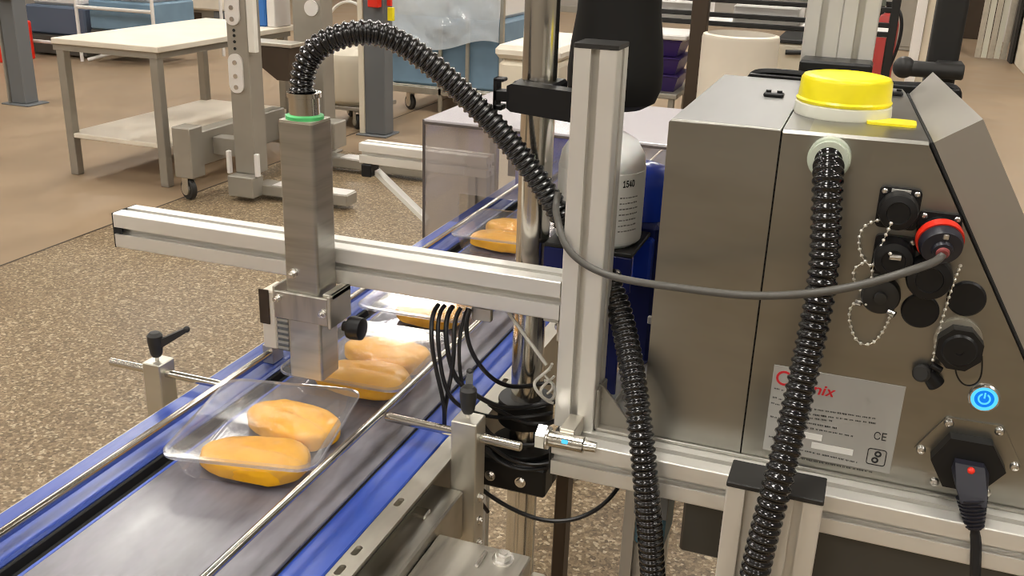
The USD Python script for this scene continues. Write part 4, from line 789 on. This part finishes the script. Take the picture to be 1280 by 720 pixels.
dr.part('drum_body', lathe([(0, 0), (.165, 0), (.17, .01), (.172, 1.22), (.168, 1.235), (.150, 1.24), (.148, 1.2), (0, 1.2)], (-.59, 4.65, .0), n=48), 'tabletop'); dr.part('drum_opening', lathe([(0, 0), (.147, 0), (.147, .004), (0, .004)], (-.59, 4.65, 1.201), n=40), 'dark')
gb = T('grey_chest', 'pale grey chest with black frame handle right of the white drum', 'chest', (-.28, 5.2, 0))
gb.part('chest_body', bx(-.46, -.08, 5.05, 5.45, .0, 1.17, .01), 'cream'); gb.part('handle_frame', tube([V(-.42, 5.03, 1.13), V(-.28, 5.03, 1.135), V(-.265, 5.03, 1.12), V(-.265, 5.03, .8)], .012, 40), 'dark'); gb.part('chest_lid', bx(-.47, -.07, 5.04, 5.46, 1.17, 1.19, .004), 'dark')
ex = T('red_extinguisher', 'red fire extinguisher on a dark stand right of the pale pillar', 'fire extinguisher', (.02, 8., 0))
ex.part('cylinder', lathe([(0, 0), (.075, 0), (.08, .02), (.08, .42), (.06, .48), (.03, .50), (0, .50)], (.035, 8.1, .62), n=32), 'redmuted'); ex.part('valve_head', [cyl((.035, 8.1, 1.12), (.035, 8.1, 1.19), .03, n=16), bx(-.02, .10, 8.08, 8.12, 1.17, 1.20, .004)], 'black'); ex.part('stand', [bx(-.05, .12, 8.0, 8.2, .60, .62, .004), bx(-.045, -.005, 8.18, 8.22, 0, 1.5, .003), bx(-.1, .17, 7.95, 8.25, 0, .015, .003)], 'dark')
ex.part('hose', tube([V(.07, 8.06, 1.17), V(.13, 8.03, 1.05), V(.12, 8.02, .85), V(.08, 8.02, .70)], .012, 40), 'black')
hb = T('hall_cabinet', 'grey beige cabinet by the far doorway left of the black post', 'cabinet', (.3, 16.6, 0))
hb.part('cabinet_body', bx(.1, .85, 16.3, 17., .0, .85, .01), 'greysteel'); hb.part('cabinet_top', bx(.05, .9, 16.25, 17.05, .85, .9, .01), 'cream'); hb.part('cabinet_door', bx(.14, .48, 16.285, 16.299, .06, .8, .004), 'greysteel')
df = T('door_frame', 'white door frame standing open left of the black post', 'door frame', (.7, 12., 0))
df.part('jamb', bx(.32, .42, 11.9, 12.1, 0, 2.3, .005), 'lid'); df.part('jamb', bx(.52, .60, 11.9, 12.1, 0, 2.3, .005), 'lid'); df.part('lintel', bx(.32, .60, 11.9, 12.1, 2.3, 2.42, .005), 'lid'); df.part('door_leaf', bx(.43, .51, 11.96, 12.0, .01, 2.28, .004), 'cream')
for z in (.75, 1.05): df.part('hinge', bx(.50, .53, 11.87, 11.899, z, z + .06, .003), 'dark')
dw = T('far_doorway', 'dark doorway in the far end wall at the right edge', 'doorway', (1.5, 18.8, 0))
dw.part('frame', [bx(1.05, 1.2, 18.75, 18.99, 0, 2.3, .005), bx(1.85, 2.0, 18.75, 18.99, 0, 2.3, .005), bx(1.05, 2., 18.75, 18.99, 2.3, 2.45, .005)], 'lid'); dw.part('door_leaf', bx(1.2, 1.85, 18.9, 18.98, 0, 2.3, .004), 'brown')  # brown leaf is a dark sheet standing for the unlit opening
sc_ = T('strip_curtain', 'grey translucent strip curtain hanging in the doorway at the right edge', 'strip curtain', (1.6, 15.9, 0))
for k in range(5): sc_.part('strip', bx(1.30 + .085 * k, 1.375 + .085 * k, 15.9 + .015 * (k % 2), 15.906 + .015 * (k % 2), .02, 2.6, .001), 'neck' if k % 2 else 'galv')
sc_.part('curtain_rail', bx(1.28, 1.75, 15.88, 15.96, 2.6, 2.68, .003), 'galv')
sc_.part('side_post', [bx(1.735, 1.775, 15.6, 15.95, 0, 2.7, .003)], 'dark')
struct('wall_partition', bx(1.80, 3.2, 14.2, 15.95, 0, 3.0, .005), 'cream')
